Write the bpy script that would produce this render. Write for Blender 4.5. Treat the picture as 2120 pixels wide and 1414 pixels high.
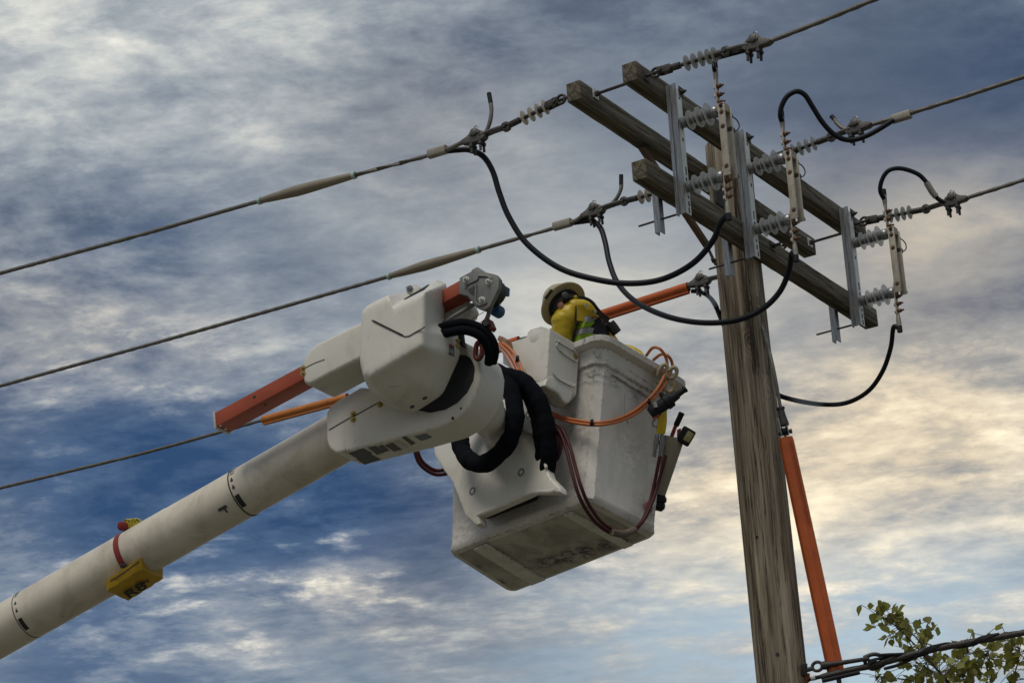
import bpy, bmesh, math, random
from mathutils import Vector as V, Matrix
random.seed(7)
SC = bpy.context.scene
COL = SC.collection
for _o in list(bpy.data.objects):
    bpy.data.objects.remove(_o)
R = math.radians

# ---------------------------------------------------------------- camera
PITCH, ROLL, FPX = 0.369588545, -0.0569514765, 5000.0
CAM = V((0, 0, 1.6))
FW = V((0, math.cos(PITCH), math.sin(PITCH)))
_x = V((1, 0, 0)); _u = _x.cross(FW)
CX = _x * math.cos(ROLL) + _u * math.sin(ROLL)
CU = -_x * math.sin(ROLL) + _u * math.cos(ROLL)
cd = bpy.data.cameras.new('camera'); cam = bpy.data.objects.new('camera', cd); COL.objects.link(cam)
cam.matrix_world = Matrix.Translation(CAM) @ Matrix((CX, CU, -FW)).transposed().to_4x4()
cd.sensor_width = 36; cd.lens = 36 * FPX / 2120; cd.clip_end = 5000; cd.clip_start = .1
SC.camera = cam
SC.cycles.max_bounces = 5; SC.cycles.diffuse_bounces = 3; SC.cycles.glossy_bounces = 2; SC.cycles.transparent_max_bounces = 10; SC.cycles.caustics_reflective = False; SC.cycles.caustics_refractive = False

def rayd(px, py):
    return FW + CX * ((px - 1060) / FPX) + CU * ((707 - py) / FPX)
def at(px, py, d):
    return CAM + rayd(px, py) * d
def onplane(px, py, p0, nrm):
    r = rayd(px, py)
    return CAM + r * ((p0 - CAM).dot(nrm) / r.dot(nrm))
def depth_of(p):
    return (p - CAM).dot(FW)

# ---------------------------------------------------------------- world
SC.view_settings.view_transform = 'Standard'; SC.view_settings.look = 'None'
SC.view_settings.exposure = .18; SC.view_settings.gamma = 1
SUN_EL, SUN_AZ = R(60), R(208)      # azimuth measured clockwise from +Y (behind the camera, a little left)
W = bpy.data.worlds.new('World'); SC.world = W; W.use_nodes = True
W.cycles.sampling_method = 'MANUAL'; W.cycles.sample_map_resolution = 256
def build_world():
    nt = W.node_tree; N = nt.nodes; L = nt.links; N.clear()
    def mth(op, a, b=None, c=None, clamp=False):
        n = N.new('ShaderNodeMath'); n.operation = op; n.use_clamp = clamp
        for i, v in enumerate((a, b, c)):
            if v is None: continue
            if isinstance(v, (int, float)): n.inputs[i].default_value = v
            else: L.new(v, n.inputs[i])
        return n.outputs[0]
    def vm(op, a, b=None):
        n = N.new('ShaderNodeVectorMath'); n.operation = op
        for i, v in enumerate((a, b)):
            if v is None: continue
            if hasattr(v, 'is_output') or hasattr(v, 'links'): L.new(v, n.inputs[i])
            else: n.inputs[i].default_value = v
        return n.outputs['Value'] if op in ('LENGTH', 'DOT_PRODUCT', 'DISTANCE') else n.outputs[0]
    def mixc(f, a, b):
        n = N.new('ShaderNodeMix'); n.data_type = 'RGBA'
        for s, v in ((0, f), (6, a), (7, b)):
            if isinstance(v, (int, float)): n.inputs[s].default_value = v
            elif isinstance(v, tuple): n.inputs[s].default_value = (*v, 1)
            else: L.new(v, n.inputs[s])
        return n.outputs[2]
    def ramp(f, stops):
        n = N.new('ShaderNodeValToRGB'); L.new(f, n.inputs[0]); el = n.color_ramp.elements
        while len(el) < len(stops): el.new(.5)
        for e, (p, c) in zip(el, stops):
            e.position = p; e.color = (*c, 1) if isinstance(c, tuple) else (c, c, c, 1)
        return n.outputs[0]
    def noise(vec, sc, det, rough, dist=0.0, lac=2.0):
        n = N.new('ShaderNodeTexNoise'); n.inputs['Scale'].default_value = sc; n.inputs['Detail'].default_value = det
        n.inputs['Roughness'].default_value = rough; n.inputs['Distortion'].default_value = dist; n.inputs['Lacunarity'].default_value = lac
        L.new(vec, n.inputs['Vector']); return n.outputs[0]
    tc = N.new('ShaderNodeTexCoord').outputs['Generated']
    d = vm('NORMALIZE', tc)
    sp = N.new('ShaderNodeSeparateXYZ'); L.new(d, sp.inputs[0])
    zz = mth('ADD', mth('MAXIMUM', sp.outputs[2], 0.0), 0.13)
    cb = N.new('ShaderNodeCombineXYZ')
    L.new(mth('DIVIDE', sp.outputs[0], zz), cb.inputs[0]); L.new(mth('DIVIDE', sp.outputs[1], zz), cb.inputs[1])
    q = cb.outputs[0]
    # rotate so that the banks lean down to the right as in the photograph
    mp = N.new('ShaderNodeMapping'); mp.inputs['Rotation'].default_value = (0, 0, R(8)); mp.inputs['Scale'].default_value = (0.8, 1.0, 1); mp.inputs['Location'].default_value = (3.1, 1.7, 0)
    L.new(q, mp.inputs[0]); q = mp.outputs[0]
    wv = N.new('ShaderNodeTexNoise'); wv.inputs['Scale'].default_value = 5; wv.inputs['Detail'].default_value = 2; L.new(q, wv.inputs['Vector'])
    q = vm('ADD', q, vm('MULTIPLY', vm('SUBTRACT', wv.outputs[1], (.5, .5, .5)), (.06, .05, 0)))
    n1 = noise(q, 3.6, 3, .5)
    n2 = noise(q, 11.5, 9, .63)
    n3 = noise(q, 38.0, 4, .6)
    bk_ = noise(vm('ADD', q, (4.2, 7.7, 0)), 15.0, 7, .60)
    bk_ = mth('MULTIPLY', mth('SUBTRACT', bk_, .52), 6.0, clamp=True)
    # the banks of cloud in view: (px, py, radius in px, amount)
    sd = vm('MULTIPLY', d, (1, 1, 1.7))
    def blob(px, py, rad):
        c = rayd(px, py).normalized(); c = (c.x, c.y, c.z * 1.7)
        dd = mth('DIVIDE', vm('DISTANCE', sd, c), rad / FPX)
        return mth('EXPONENT', mth('MULTIPLY', mth('MULTIPLY', dd, dd), -1))
    sm = None
    for px, py, rad, amt in SMOOTH:
        b = mth('MULTIPLY', blob(px, py, rad), amt); sm = b if sm is None else mth('ADD', sm, b)
    amp = mth('SUBTRACT', 1.0, mth('MINIMUM', sm, .72))
    t = mth('ADD', mth('MULTIPLY', mth('SUBTRACT', n1, .5), .60), mth('ADD', mth('MULTIPLY', mth('SUBTRACT', n2, .5), 1.25), mth('MULTIPLY', mth('SUBTRACT', n3, .5), .30)))
    t = mth('ADD', mth('MULTIPLY', t, amp), .5)
    for px, py, rad, amt in BANKS:
        t = mth('ADD', t, mth('MULTIPLY', blob(px, py, rad), amt))
    fl = None
    for px, py, rad, amt in FLEECE:
        b = mth('MULTIPLY', blob(px, py, rad), amt); fl = b if fl is None else mth('ADD', fl, b)
    t = mth('ADD', t, mth('MULTIPLY', mth('SUBTRACT', bk_, .35), fl))
    t = mth('ADD', t, -.045, clamp=True)
    cool = ramp(t, [(0, (.048, .070, .115)), (.22, (.108, .138, .190)), (.45, (.225, .262, .31)), (.62, (.365, .40, .425)), (.80, (.59, .60, .57)), (1, (.90, .87, .77))])
    warm = ramp(t, [(0, (.075, .085, .12)), (.25, (.165, .168, .195)), (.5, (.365, .345, .315)), (.7, (.66, .565, .425)), (1, (1.0, .87, .63))])
    wm = None
    for px, py, rad, amt in WARM:
        b = mth('MULTIPLY', blob(px, py, rad), amt); wm = b if wm is None else mth('ADD', wm, b)
    wm = mth('MINIMUM', wm, 1.0)
    cloud = mixc(wm, cool, warm)
    blue = None
    for px, py, rad, amt in DEEP:
        b = mth('MULTIPLY', blob(px, py, rad), amt); blue = b if blue is None else mth('ADD', blue, b)
    bl = ramp(t, [(0, (.028, .066, .150)), (.3, (.070, .120, .215)), (.5, (.195, .24, .315)), (.62, (.36, .385, .42)), (.80, (.62, .62, .58)), (1, (.95, .90, .76))])
    cloud = mixc(mth('MINIMUM', blue, 1.0), cloud, bl)
    # clear air low in the sky, broken by thin bars of cloud
    sk = N.new('ShaderNodeTexSky'); sk.sky_type = 'NISHITA'; sk.sun_disc = False
    sk.sun_elevation = SUN_EL; sk.sun_rotation = SUN_AZ; sk.altitude = 200; sk.air_density = 1.0; sk.dust_density = 2.5; sk.ozone_density = 2.0
    clear = N.new('ShaderNodeMix'); clear.data_type = 'RGBA'; clear.blend_type = 'MULTIPLY'; clear.inputs[0].default_value = 1
    L.new(sk.outputs[0], clear.inputs[6]); clear.inputs[7].default_value = (2.0, 1.68, 1.28, 1)
    el = mth('ARCSINE', sp.outputs[2])
    low = mth('DIVIDE', mth('SUBTRACT', R(17.6), el), R(3.4), clamp=True)
    br = mth('MULTIPLY', mth('SUBTRACT', n2, .44), 4.0)
    open_ = mth('MULTIPLY', mth('MULTIPLY', low, mth('ADD', mth('MULTIPLY', blob(1750, 1330, 520), .7), .3)), mth('SUBTRACT', 1.0, mth('MAXIMUM', mth('MINIMUM', mth('ADD', br, mth('MULTIPLY', mth('SUBTRACT', n1, .50), 4.0)), 1.0), 0.0)))
    sc10 = N.new('ShaderNodeMix'); sc10.data_type = 'RGBA'; sc10.blend_type = 'MULTIPLY'; sc10.inputs[0].default_value = 1
    L.new(cloud, sc10.inputs[6]); sc10.inputs[7].default_value = (10, 10, 10, 1)
    for px, py, rad, amt in DEEP[:3]: open_ = mth('MULTIPLY', open_, mth('SUBTRACT', 1.0, mth('MULTIPLY', blob(px, py, rad), .75)))
    fin = mixc(open_, sc10.outputs[2], clear.outputs[2])
    bg = N.new('ShaderNodeBackground'); bg.inputs[1].default_value = .1; L.new(fin, bg.inputs[0])
    out = N.new('ShaderNodeOutputWorld'); L.new(bg.outputs[0], out.inputs[0])
BANKS = [(170, 80, 340, .24), (480, 150, 330, .14), (820, 280, 300, .06), (1500, 40, 500, -.20), (2090, 170, 430, -.33), (1150, 30, 260, -.10),
         (1960, 450, 220, .30), (230, 500, 330, -.19), (560, 570, 240, -.08), (130, 740, 250, .30), (430, 690, 220, .16), (180, 970, 340, -.34), (620, 1050, 330, -.27), (880, 1120, 180, -.16),
         (690, 1195, 120, .36), (350, 1240, 200, .30), (560, 1290, 200, .14), (60, 1200, 130, .1), (1100, 660, 300, .20), (1350, 600, 300, .10), (2090, 620, 230, -.20), (1900, 900, 380, .24), (1600, 1060, 300, .12), (1960, 1000, 110, -.14),
         (1450, 1150, 300, .34), (1950, 1170, 260, .26), (250, 1390, 260, -.20), (900, 1390, 260, -.12), (1000, 400, 350, .02)]
SMOOTH = [(1350, 330, 480, .6), (1850, 220, 420, .65), (1050, 620, 330, .5), (650, 470, 320, .3), (1700, 620, 300, .4), (2050, 560, 250, .3)]
FLEECE = [(690, 1190, 260, .34), (300, 1230, 300, .28), (1900, 900, 420, .22), (200, 740, 330, .26), (450, 120, 380, .14), (1450, 1130, 300, .2), (1000, 1050, 300, .16)]
WARM = [(1950, 440, 320, 1.0), (1900, 900, 480, 1.0), (150, 740, 330, .75), (1480, 1120, 380, .7), (690, 1195, 260, .8), (330, 1230, 260, .5), (900, 280, 300, .3), (1250, 600, 300, .25)]
DEEP = [(220, 960, 400, 1.0), (680, 1060, 330, .8), (200, 1390, 380, .9), (2080, 200, 350, .35), (300, 520, 260, .4)]
build_world()
sl = bpy.data.lights.new('sun', 'SUN'); sl.energy = 1.5; sl.angle = R(28); sl.color = (1.0, .93, .80)
sun = bpy.data.objects.new('sun', sl); COL.objects.link(sun)
sdir = V((math.sin(SUN_AZ) * math.cos(SUN_EL), math.cos(SUN_AZ) * math.cos(SUN_EL), math.sin(SUN_EL)))
sun.rotation_euler = sdir.to_track_quat('Z', 'Y').to_euler()
sun.location = (0, -5, 12)

# ---------------------------------------------------------------- materials
MATS = {}
def mat(name, col, rough=.6, metal=0.0, var=None, vscale=8.0, stretch=(1, 1, 1), dirt=None, dscale=3.0, dth=(.55, .75), bump=0.0, bscale=60.0, spec=.5, coat=0.0, trans=0.0, alpha=1.0, sss=0.0, damt=1.0):
    if name in MATS: return MATS[name]
    m = bpy.data.materials.new(name); m.use_nodes = True; MATS[name] = m
    nt = m.node_tree; N = nt.nodes; L = nt.links; b = N['Principled BSDF']
    b.inputs['Roughness'].default_value = rough; b.inputs['Metallic'].default_value = metal
    b.inputs['Specular IOR Level'].default_value = spec; b.inputs['Coat Weight'].default_value = coat
    b.inputs['Coat Roughness'].default_value = .25
    b.inputs['Transmission Weight'].default_value = trans; b.inputs['Alpha'].default_value = alpha
    b.inputs['Base Color'].default_value = (*col, 1)
    tc = N.new('ShaderNodeTexCoord'); mp = N.new('ShaderNodeMapping'); L.new(tc.outputs['Object'], mp.inputs[0]); mp.inputs['Scale'].default_value = stretch
    cur = None
    def mix(f, a, bcol):
        x = N.new('ShaderNodeMix'); x.data_type = 'RGBA'
        L.new(f, x.inputs[0])
        for s, v in ((6, a), (7, bcol)):
            if isinstance(v, tuple): x.inputs[s].default_value = (*v, 1)
            else: L.new(v, x.inputs[s])
        return x.outputs[2]
    def noi(sc, det=6, rough=.6, vec=None, dist=.3):
        n = N.new('ShaderNodeTexNoise'); n.inputs['Scale'].default_value = sc; n.inputs['Detail'].default_value = det; n.inputs['Roughness'].default_value = rough; n.inputs['Distortion'].default_value = dist
        L.new(vec or mp.outputs[0], n.inputs['Vector']); return n.outputs[0]
    def rmp(f, a, bb):
        r = N.new('ShaderNodeMapRange'); r.inputs[1].default_value = a; r.inputs[2].default_value = bb; L.new(f, r.inputs[0]); return r.outputs[0]
    if var:
        cur = mix(rmp(noi(vscale), .3, .7), col, var)
    if dirt:
        f = rmp(noi(dscale, 9, .72, dist=.8), *dth)
        if damt < 1:
            mm = N.new('ShaderNodeMath'); mm.operation = 'MULTIPLY'; mm.inputs[1].default_value = damt; L.new(f, mm.inputs[0]); f = mm.outputs[0]
        cur = mix(f, cur if cur is not None else col, dirt)
    if cur is not None: L.new(cur, b.inputs['Base Color'])
    if bump:
        bp = N.new('ShaderNodeBump'); bp.inputs['Strength'].default_value = bump; bp.inputs['Distance'].default_value = .01
        L.new(noi(bscale), bp.inputs['Height']); L.new(bp.outputs[0], b.inputs['Normal'])
    return m

def wood_mat(name, dark, mid, light, axis, fine=1.0, knots=(), crack=.5):
    m = bpy.data.materials.new(name); m.use_nodes = True
    nt = m.node_tree; N = nt.nodes; L = nt.links; b = N['Principled BSDF']; b.inputs['Roughness'].default_value = .88; b.inputs['Specular IOR Level'].default_value = .2
    tc = N.new('ShaderNodeTexCoord').outputs['Object']
    def mth(op, a, b_=None, c=None, clamp=False):
        n = N.new('ShaderNodeMath'); n.operation = op; n.use_clamp = clamp
        for i, v in enumerate((a, b_, c)):
            if v is None: continue
            if isinstance(v, (int, float)): n.inputs[i].default_value = v
            else: L.new(v, n.inputs[i])
        return n.outputs[0]
    def noi(scale3, det=6, rough=.6, dist=.2, vec=None):
        mp = N.new('ShaderNodeMapping'); mp.inputs['Scale'].default_value = scale3; L.new(vec or tc, mp.inputs[0])
        n = N.new('ShaderNodeTexNoise'); n.inputs['Scale'].default_value = 1; n.inputs['Detail'].default_value = det; n.inputs['Roughness'].default_value = rough; n.inputs['Distortion'].default_value = dist
        L.new(mp.outputs[0], n.inputs['Vector']); return n.outputs[0]
    def sc(across, along):
        s = [across * fine] * 3; s[axis] = along; return tuple(s)
    vec = tc
    kmask = None
    for (kp, kr) in knots:
        # grain swirls round a knot: push the lookup outwards near it
        sb = N.new('ShaderNodeVectorMath'); sb.operation = 'SUBTRACT'; L.new(tc, sb.inputs[0]); sb.inputs[1].default_value = kp
        ml = N.new('ShaderNodeVectorMath'); ml.operation = 'MULTIPLY'; L.new(sb.outputs[0], ml.inputs[0]); s3 = [1, 1, 1]; s3[axis] = .55; ml.inputs[1].default_value = s3
        ln = N.new('ShaderNodeVectorMath'); ln.operation = 'LENGTH'; L.new(ml.outputs[0], ln.inputs[0])
        dist = ln.outputs['Value']
        g = mth('EXPONENT', mth('MULTIPLY', mth('POWER', mth('DIVIDE', dist, kr), 2), -1))
        ring = mth('MULTIPLY', mth('SINE', mth('ADD', mth('MULTIPLY', dist, 330), mth('MULTIPLY', noi((14, 14, 5), 4), 26))), g)
        core = mth('EXPONENT', mth('MULTIPLY', mth('POWER', mth('DIVIDE', dist, kr * .34), 2), -1))
        v = mth('SUBTRACT', mth('MULTIPLY', ring, .065), mth('MULTIPLY', core, .09))
        kmask = v if kmask is None else mth('ADD', kmask, v)
    g1 = noi(sc(55, 1.6), 6, .65, .4)
    g2 = noi(sc(16, .8), 5, .6, .5)
    g3 = noi(sc(120, 3.2), 4, .65)
    f = mth('ADD', mth('MULTIPLY', g1, .5), mth('ADD', mth('MULTIPLY', g2, .75), mth('MULTIPLY', g3, .40)))
    f = mth('SUBTRACT', f, .325)
    if kmask is not None: f = mth('ADD', f, kmask)
    r = N.new('ShaderNodeValToRGB'); L.new(f, r.inputs[0]); e = r.color_ramp.elements
    e[0].position = .35; e[0].color = (*dark, 1); e[1].position = .66; e[1].color = (*light, 1); x = e.new(.5); x.color = (*mid, 1)
    cr = noi(sc(34, .7), 5, .7, .15)
    ck = mth('SUBTRACT', 1.0, mth('MULTIPLY', mth('ABSOLUTE', mth('SUBTRACT', cr, .43)), 42), clamp=True)
    ck = mth('MULTIPLY', ck, mth('MULTIPLY', mth('GREATER_THAN', noi(sc(7, 1.1), 2), .45), crack))
    mx = N.new('ShaderNodeMix'); mx.data_type = 'RGBA'; L.new(ck, mx.inputs[0]); L.new(r.outputs[0], mx.inputs[6]); mx.inputs[7].default_value = (.016, .013, .01, 1)
    L.new(mx.outputs[2], b.inputs['Base Color'])
    bp = N.new('ShaderNodeBump'); bp.inputs['Strength'].default_value = .8; bp.inputs['Distance'].default_value = .006
    L.new(mth('SUBTRACT', f, mth('MULTIPLY', ck, 1.2)), bp.inputs['Height']); L.new(bp.outputs[0], b.inputs['Normal'])
    return m

def shed_mat(name, col, a):
    m = bpy.data.materials.new(name); m.use_nodes = True
    nt = m.node_tree; N = nt.nodes; L = nt.links; b = N['Principled BSDF']; out = N['Material Output']
    b.inputs['Base Color'].default_value = (*col, 1); b.inputs['Roughness'].default_value = .38
    tl = N.new('ShaderNodeBsdfTranslucent'); tl.inputs[0].default_value = (*col, 1)
    tp = N.new('ShaderNodeBsdfTransparent'); tp.inputs[0].default_value = (.95, .95, .95, 1)
    m1 = N.new('ShaderNodeMixShader'); m1.inputs[0].default_value = .5; L.new(b.outputs[0], m1.inputs[1]); L.new(tl.outputs[0], m1.inputs[2])
    m2 = N.new('ShaderNodeMixShader'); m2.inputs[0].default_value = a; L.new(m1.outputs[0], m2.inputs[1]); L.new(tp.outputs[0], m2.inputs[2])
    L.new(m2.outputs[0], out.inputs[0]); return m

def worn(name, col, col2, grime, rough=.45, gr=(.52, .80), gamt=.75, scratch=.8, edge=.75, coat=.12, spots=(), smear=None):
    """painted fibreglass with grime, scratches, rubbed edges; spots = (world point, radius, strength) of dark rub marks"""
    m = bpy.data.materials.new(name); m.use_nodes = True; nt = m.node_tree; N = nt.nodes; L = nt.links; b = N['Principled BSDF']
    b.inputs['Coat Weight'].default_value = coat; b.inputs['Coat Roughness'].default_value = .3
    tc = N.new('ShaderNodeTexCoord').outputs['Object']; geo = N.new('ShaderNodeNewGeometry')
    def mth(op, x, y=None, clamp=False):
        n = N.new('ShaderNodeMath'); n.operation = op; n.use_clamp = clamp
        for i, v in enumerate((x, y)):
            if v is None: continue
            if isinstance(v, (int, float)): n.inputs[i].default_value = v
            else: L.new(v, n.inputs[i])
        return n.outputs[0]
    def noi(sc, det=5, ro=.6, stretch=(1, 1, 1), rot=(0, 0, 0), dist=0.0, off=0.0):
        mp = N.new('ShaderNodeMapping'); mp.inputs['Scale'].default_value = stretch; mp.inputs['Rotation'].default_value = rot; mp.inputs['Location'].default_value = (off, off * .7, off * 1.3); L.new(tc, mp.inputs[0])
        n = N.new('ShaderNodeTexNoise'); n.inputs['Scale'].default_value = sc; n.inputs['Detail'].default_value = det; n.inputs['Roughness'].default_value = ro; n.inputs['Distortion'].default_value = dist; L.new(mp.outputs[0], n.inputs['Vector']); return n.outputs[0]
    def mr(f, lo, hi):
        r = N.new('ShaderNodeMapRange'); r.inputs[1].default_value = lo; r.inputs[2].default_value = hi; L.new(f, r.inputs[0]); return r.outputs[0]
    def mix(f, x, y):
        n = N.new('ShaderNodeMix'); n.data_type = 'RGBA'; L.new(f, n.inputs[0])
        for s_, v in ((6, x), (7, y)):
            if isinstance(v, tuple): n.inputs[s_].default_value = (*v, 1)
            else: L.new(v, n.inputs[s_])
        return n.outputs[2]
    c = mix(mr(noi(3.2, 4, .6), .3, .7), col, col2)
    g = mth('MULTIPLY', mr(noi(4.5, 8, .68, (1, 1, .6), dist=.6), *gr), gamt)
    c = mix(g, c, grime)
    run = mth('MULTIPLY', mr(noi(26, 4, .6, (1, 1, .07), off=3), .58, .78), mth('MULTIPLY', mr(noi(3, 2, .5, off=9), .45, .7), .45))
    c = mix(run, c, tuple(x * .8 for x in grime))
    s1 = mr(noi(30, 3, .55, (1, .05, .3), (.4, .2, .9), off=1), .66, .72); s2 = mr(noi(34, 3, .55, (.3, 1, .06), (.1, .5, .3), off=5), .67, .73)
    sc = mth('MULTIPLY', mth('MAXIMUM', s1, s2), mth('MULTIPLY', mr(noi(2.6, 3, .6, off=7), .48, .66), scratch))
    c = mix(sc, c, (.045, .045, .05))
    if edge:
        bv = N.new('ShaderNodeBevel'); bv.samples = 4; bv.inputs[0].default_value = .022
        dp = N.new('ShaderNodeVectorMath'); dp.operation = 'DOT_PRODUCT'; L.new(bv.outputs[0], dp.inputs[0]); L.new(geo.outputs['Normal'], dp.inputs[1])
        em = mth('MULTIPLY', mr(mth('SUBTRACT', 1.0, dp.outputs['Value']), .004, .05), mth('MULTIPLY', mr(noi(38, 5, .7, off=11), .50, .62), edge))
        c = mix(em, c, (.05, .048, .048))
    if spots:
        tot = None
        for p, r, st in spots:
            dv = N.new('ShaderNodeVectorMath'); dv.operation = 'DISTANCE'; L.new(geo.outputs['Position'], dv.inputs[0]); dv.inputs[1].default_value = p
            e = mth('MULTIPLY', mth('EXPONENT', mth('MULTIPLY', mth('POWER', mth('DIVIDE', dv.outputs['Value'], r), 2.0), -1.0)), st)
            tot = e if tot is None else mth('ADD', tot, e)
        sm = mr(noi(17, 7, .72, (1, 1, 2.4), dist=.5, off=2), .40, .66)
        c = mix(mth('MULTIPLY', sm, tot, clamp=True), c, (.035, .036, .045))
    L.new(c, b.inputs['Base Color'])
    b.inputs['Roughness'].default_value = rough
    bp = N.new('ShaderNodeBump'); bp.inputs['Strength'].default_value = .10; bp.inputs['Distance'].default_value = .01; L.new(noi(9, 4, .6), bp.inputs['Height']); L.new(bp.outputs[0], b.inputs['Normal'])
    return m
WHITE = worn('white_fibreglass', (.66, .635, .585), (.58, .555, .50), (.24, .215, .17), gr=(.55, .85), gamt=.55, scratch=.75, edge=.7)
BOOM = worn('cream_boom_paint', (.64, .585, .50), (.56, .505, .43), (.25, .205, .145), .38, gr=(.47, .80), gamt=.75, scratch=.8, edge=0, coat=.2)

BLACK = mat('black_rubber', (.007, .008, .011), .6, var=(.013, .014, .018), vscale=20, spec=.25)
SLEEVE = mat('black_fabric_sleeve', (.005, .006, .009), .95, var=(.010, .011, .015), vscale=70, bump=.5, bscale=260, spec=.05)
CABLE = mat('black_cable_jacket', (.006, .007, .013), .5, spec=.22)
DARK = mat('dark_weathered_steel', (.075, .07, .068), .55, .6, var=(.04, .037, .035), vscale=30, bump=.2, bscale=200)
IRON = mat('cast_aluminium_clamp', (.15, .14, .135), .6, .55, var=(.085, .08, .076), vscale=40, bump=.25, bscale=150)
GALV = mat('galvanised_steel', (.33, .345, .36), .36, .6, var=(.15, .16, .175), vscale=14, stretch=(6, 6, .6), dirt=(.16, .16, .16), dscale=10, dth=(.62, .85))
GALVB = mat('bright_galvanised_flange', (.66, .66, .62), .45, .35, var=(.5, .5, .48), vscale=20, dirt=(.2, .2, .19), dscale=14, dth=(.58, .8))
ALU = mat('grey_cast_housing', (.20, .20, .197), .55, .3, var=(.15, .15, .148), vscale=10, bump=.15, bscale=90)
BLADE = mat('tarnished_silver_blade', (.44, .40, .335), .5, .35, var=(.33, .295, .24), vscale=22, dirt=(.22, .15, .09), dscale=18, dth=(.58, .8))
COPPER = mat('brown_copper_terminal', (.17, .092, .058), .55, .5, var=(.09, .05, .034), vscale=40)
PAD = mat('tinned_terminal_pad', (.45, .41, .35), .5, .4, var=(.26, .2, .15), vscale=30)
BRASS = mat('zinc_yellow_bolt', (.42, .30, .10), .4, .6)
ORANGE = mat('orange_rubber_hose_cover', (.50, .105, .022), .5, var=(.38, .075, .016), vscale=9, dirt=(.17, .05, .02), dscale=14, dth=(.55, .85), spec=.35, damt=.7)
AMBER = mat('amber_rubber_hose_cover', (.52, .17, .028), .5, var=(.42, .13, .02), vscale=8, dirt=(.2, .07, .02), dscale=14, dth=(.55, .85), damt=.7)
JIB = mat('red_orange_jib_paint', (.34, .066, .03), .5, var=(.28, .052, .025), vscale=5, dirt=(.14, .04, .025), dscale=9, dth=(.58, .85), spec=.35, damt=.6)
REDHOSE = mat('dark_red_hydraulic_hose', (.060, .010, .012), .5, var=(.045, .008, .010), vscale=20, spec=.25)
PINK = mat('pale_red_hose', (.42, .22, .18), .5)
OHOSE = mat('orange_hydraulic_hose', (.50, .15, .045), .45, var=(.42, .12, .035), vscale=15)
HOOKRED = mat('red_painted_hook', (.12, .014, .014), .45, dirt=(.05, .02, .02), dscale=30)
YELLOWBAG = mat('yellow_vinyl_bag', (.50, .31, .012), .55, var=(.42, .25, .01), vscale=10, dirt=(.09, .06, .015), dscale=9, dth=(.60, .8), bump=.6, bscale=18)
YELLOW = mat('yellow_rubber_sleeve', (.58, .42, .015), .45, var=(.50, .35, .012), vscale=9, bump=.15, bscale=14)
YELPAINT = mat('yellow_tool_paint', (.52, .36, .01), .45, dirt=(.08, .06, .02), dscale=30, dth=(.55, .8))
REDSTRAP = mat('red_webbing', (.22, .018, .018), .75, var=(.17, .014, .014), vscale=80)
TAN = mat('tan_plastic', (.38, .30, .19), .55, var=(.3, .23, .14), vscale=20)
TANPIPE = mat('weathered_tan_pipe', (.30, .265, .205), .6, var=(.28, .25, .2), vscale=8)
SILIC = mat('grey_silicone_rod', (.12, .125, .135), .5, spec=.3)
SHED = shed_mat('frosted_silicone_shed', (.68, .69, .68), .42)
SHEDD = shed_mat('grey_silicone_shed', (.50, .49, .46), .18)
SHEDL = mat('pale_silicone_shed', (.46, .40, .31), .5)
WIRE = mat('weathered_aluminium_strand', (.20, .19, .175), .55, .6, var=(.13, .12, .11), vscale=60)
SPLICE = mat('brown_grey_splice_cover', (.25, .215, .165), .5, .2, var=(.2, .17, .13), vscale=6)
CRIMP = mat('grey_crimp_sleeve', (.30, .28, .24), .55, .35, var=(.22, .2, .17), vscale=25)
MINT = mat('mint_green_band', (.32, .47, .42), .6)
BLUE = mat('blue_nylon', (.012, .075, .16), .5)
LABELDK = mat('dark_decal', (.035, .037, .045), .5, var=(.05, .052, .06), vscale=60)
LABELRED = mat('red_decal_strip', (.25, .05, .05), .5)
LABELW = mat('pale_decal', (.45, .45, .43), .5)
LABELBLUE = mat('slate_decal', (.10, .13, .18), .5)
INK = mat('black_ink', (.010, .010, .012), .6)
SKIN = mat('sunburnt_skin', (.25, .10, .068), .55)
HAT = mat('cream_hard_hat', (.40, .34, .205), .4, var=(.32, .27, .16), vscale=6, dirt=(.16, .13, .08), dscale=10, dth=(.6, .85))
LIME = mat('lime_reflective_vest', (.30, .47, .02), .7, var=(.24, .4, .015), vscale=10)
SILVER = mat('silver_reflective_tape', (.42, .44, .43), .45, .2, var=(.3, .31, .31), vscale=12)
NAVY = mat('dark_work_shirt', (.022, .018, .024), .9)
MAROON = mat('maroon_sleeve_edge', (.16, .025, .03), .6)
LEATHER = mat('black_leather_strap', (.02, .02, .022), .5)
LEAF = None
POLEW = None

# ---------------------------------------------------------------- mesh helpers
def link(name, me, m, parent=None):
    vs = me.vertices
    if len(vs):
        lo = [min(v.co[i] for v in vs) for i in range(3)]; hi = [max(v.co[i] for v in vs) for i in range(3)]
        c = V([(a + b) / 2 for a, b in zip(lo, hi)])
    else: c = V((0, 0, 0))
    me.transform(Matrix.Translation(-c))
    o = bpy.data.objects.new(name, me); COL.objects.link(o)
    if m is not None and not me.materials: me.materials.append(m)
    o['_w'] = list(c)
    if parent is not None:
        o.parent = parent; o.location = c - V(parent['_w'])
    else: o.location = c
    return o
def fin(bm, name, m, parent=None, smooth=True, ang=38):
    bmesh.ops.recalc_face_normals(bm, faces=bm.faces[:])
    me = bpy.data.meshes.new(name); bm.to_mesh(me); bm.free()
    if smooth:
        for p in me.polygons: p.use_smooth = True
        me.set_sharp_from_angle(angle=R(ang))
    return link(name, me, m, parent)
def tag(o, label, cat, group=None, kind=None):
    if label: o['label'] = label
    if cat: o['category'] = cat
    if group: o['group'] = group
    if kind: o['kind'] = kind
    return o
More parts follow.
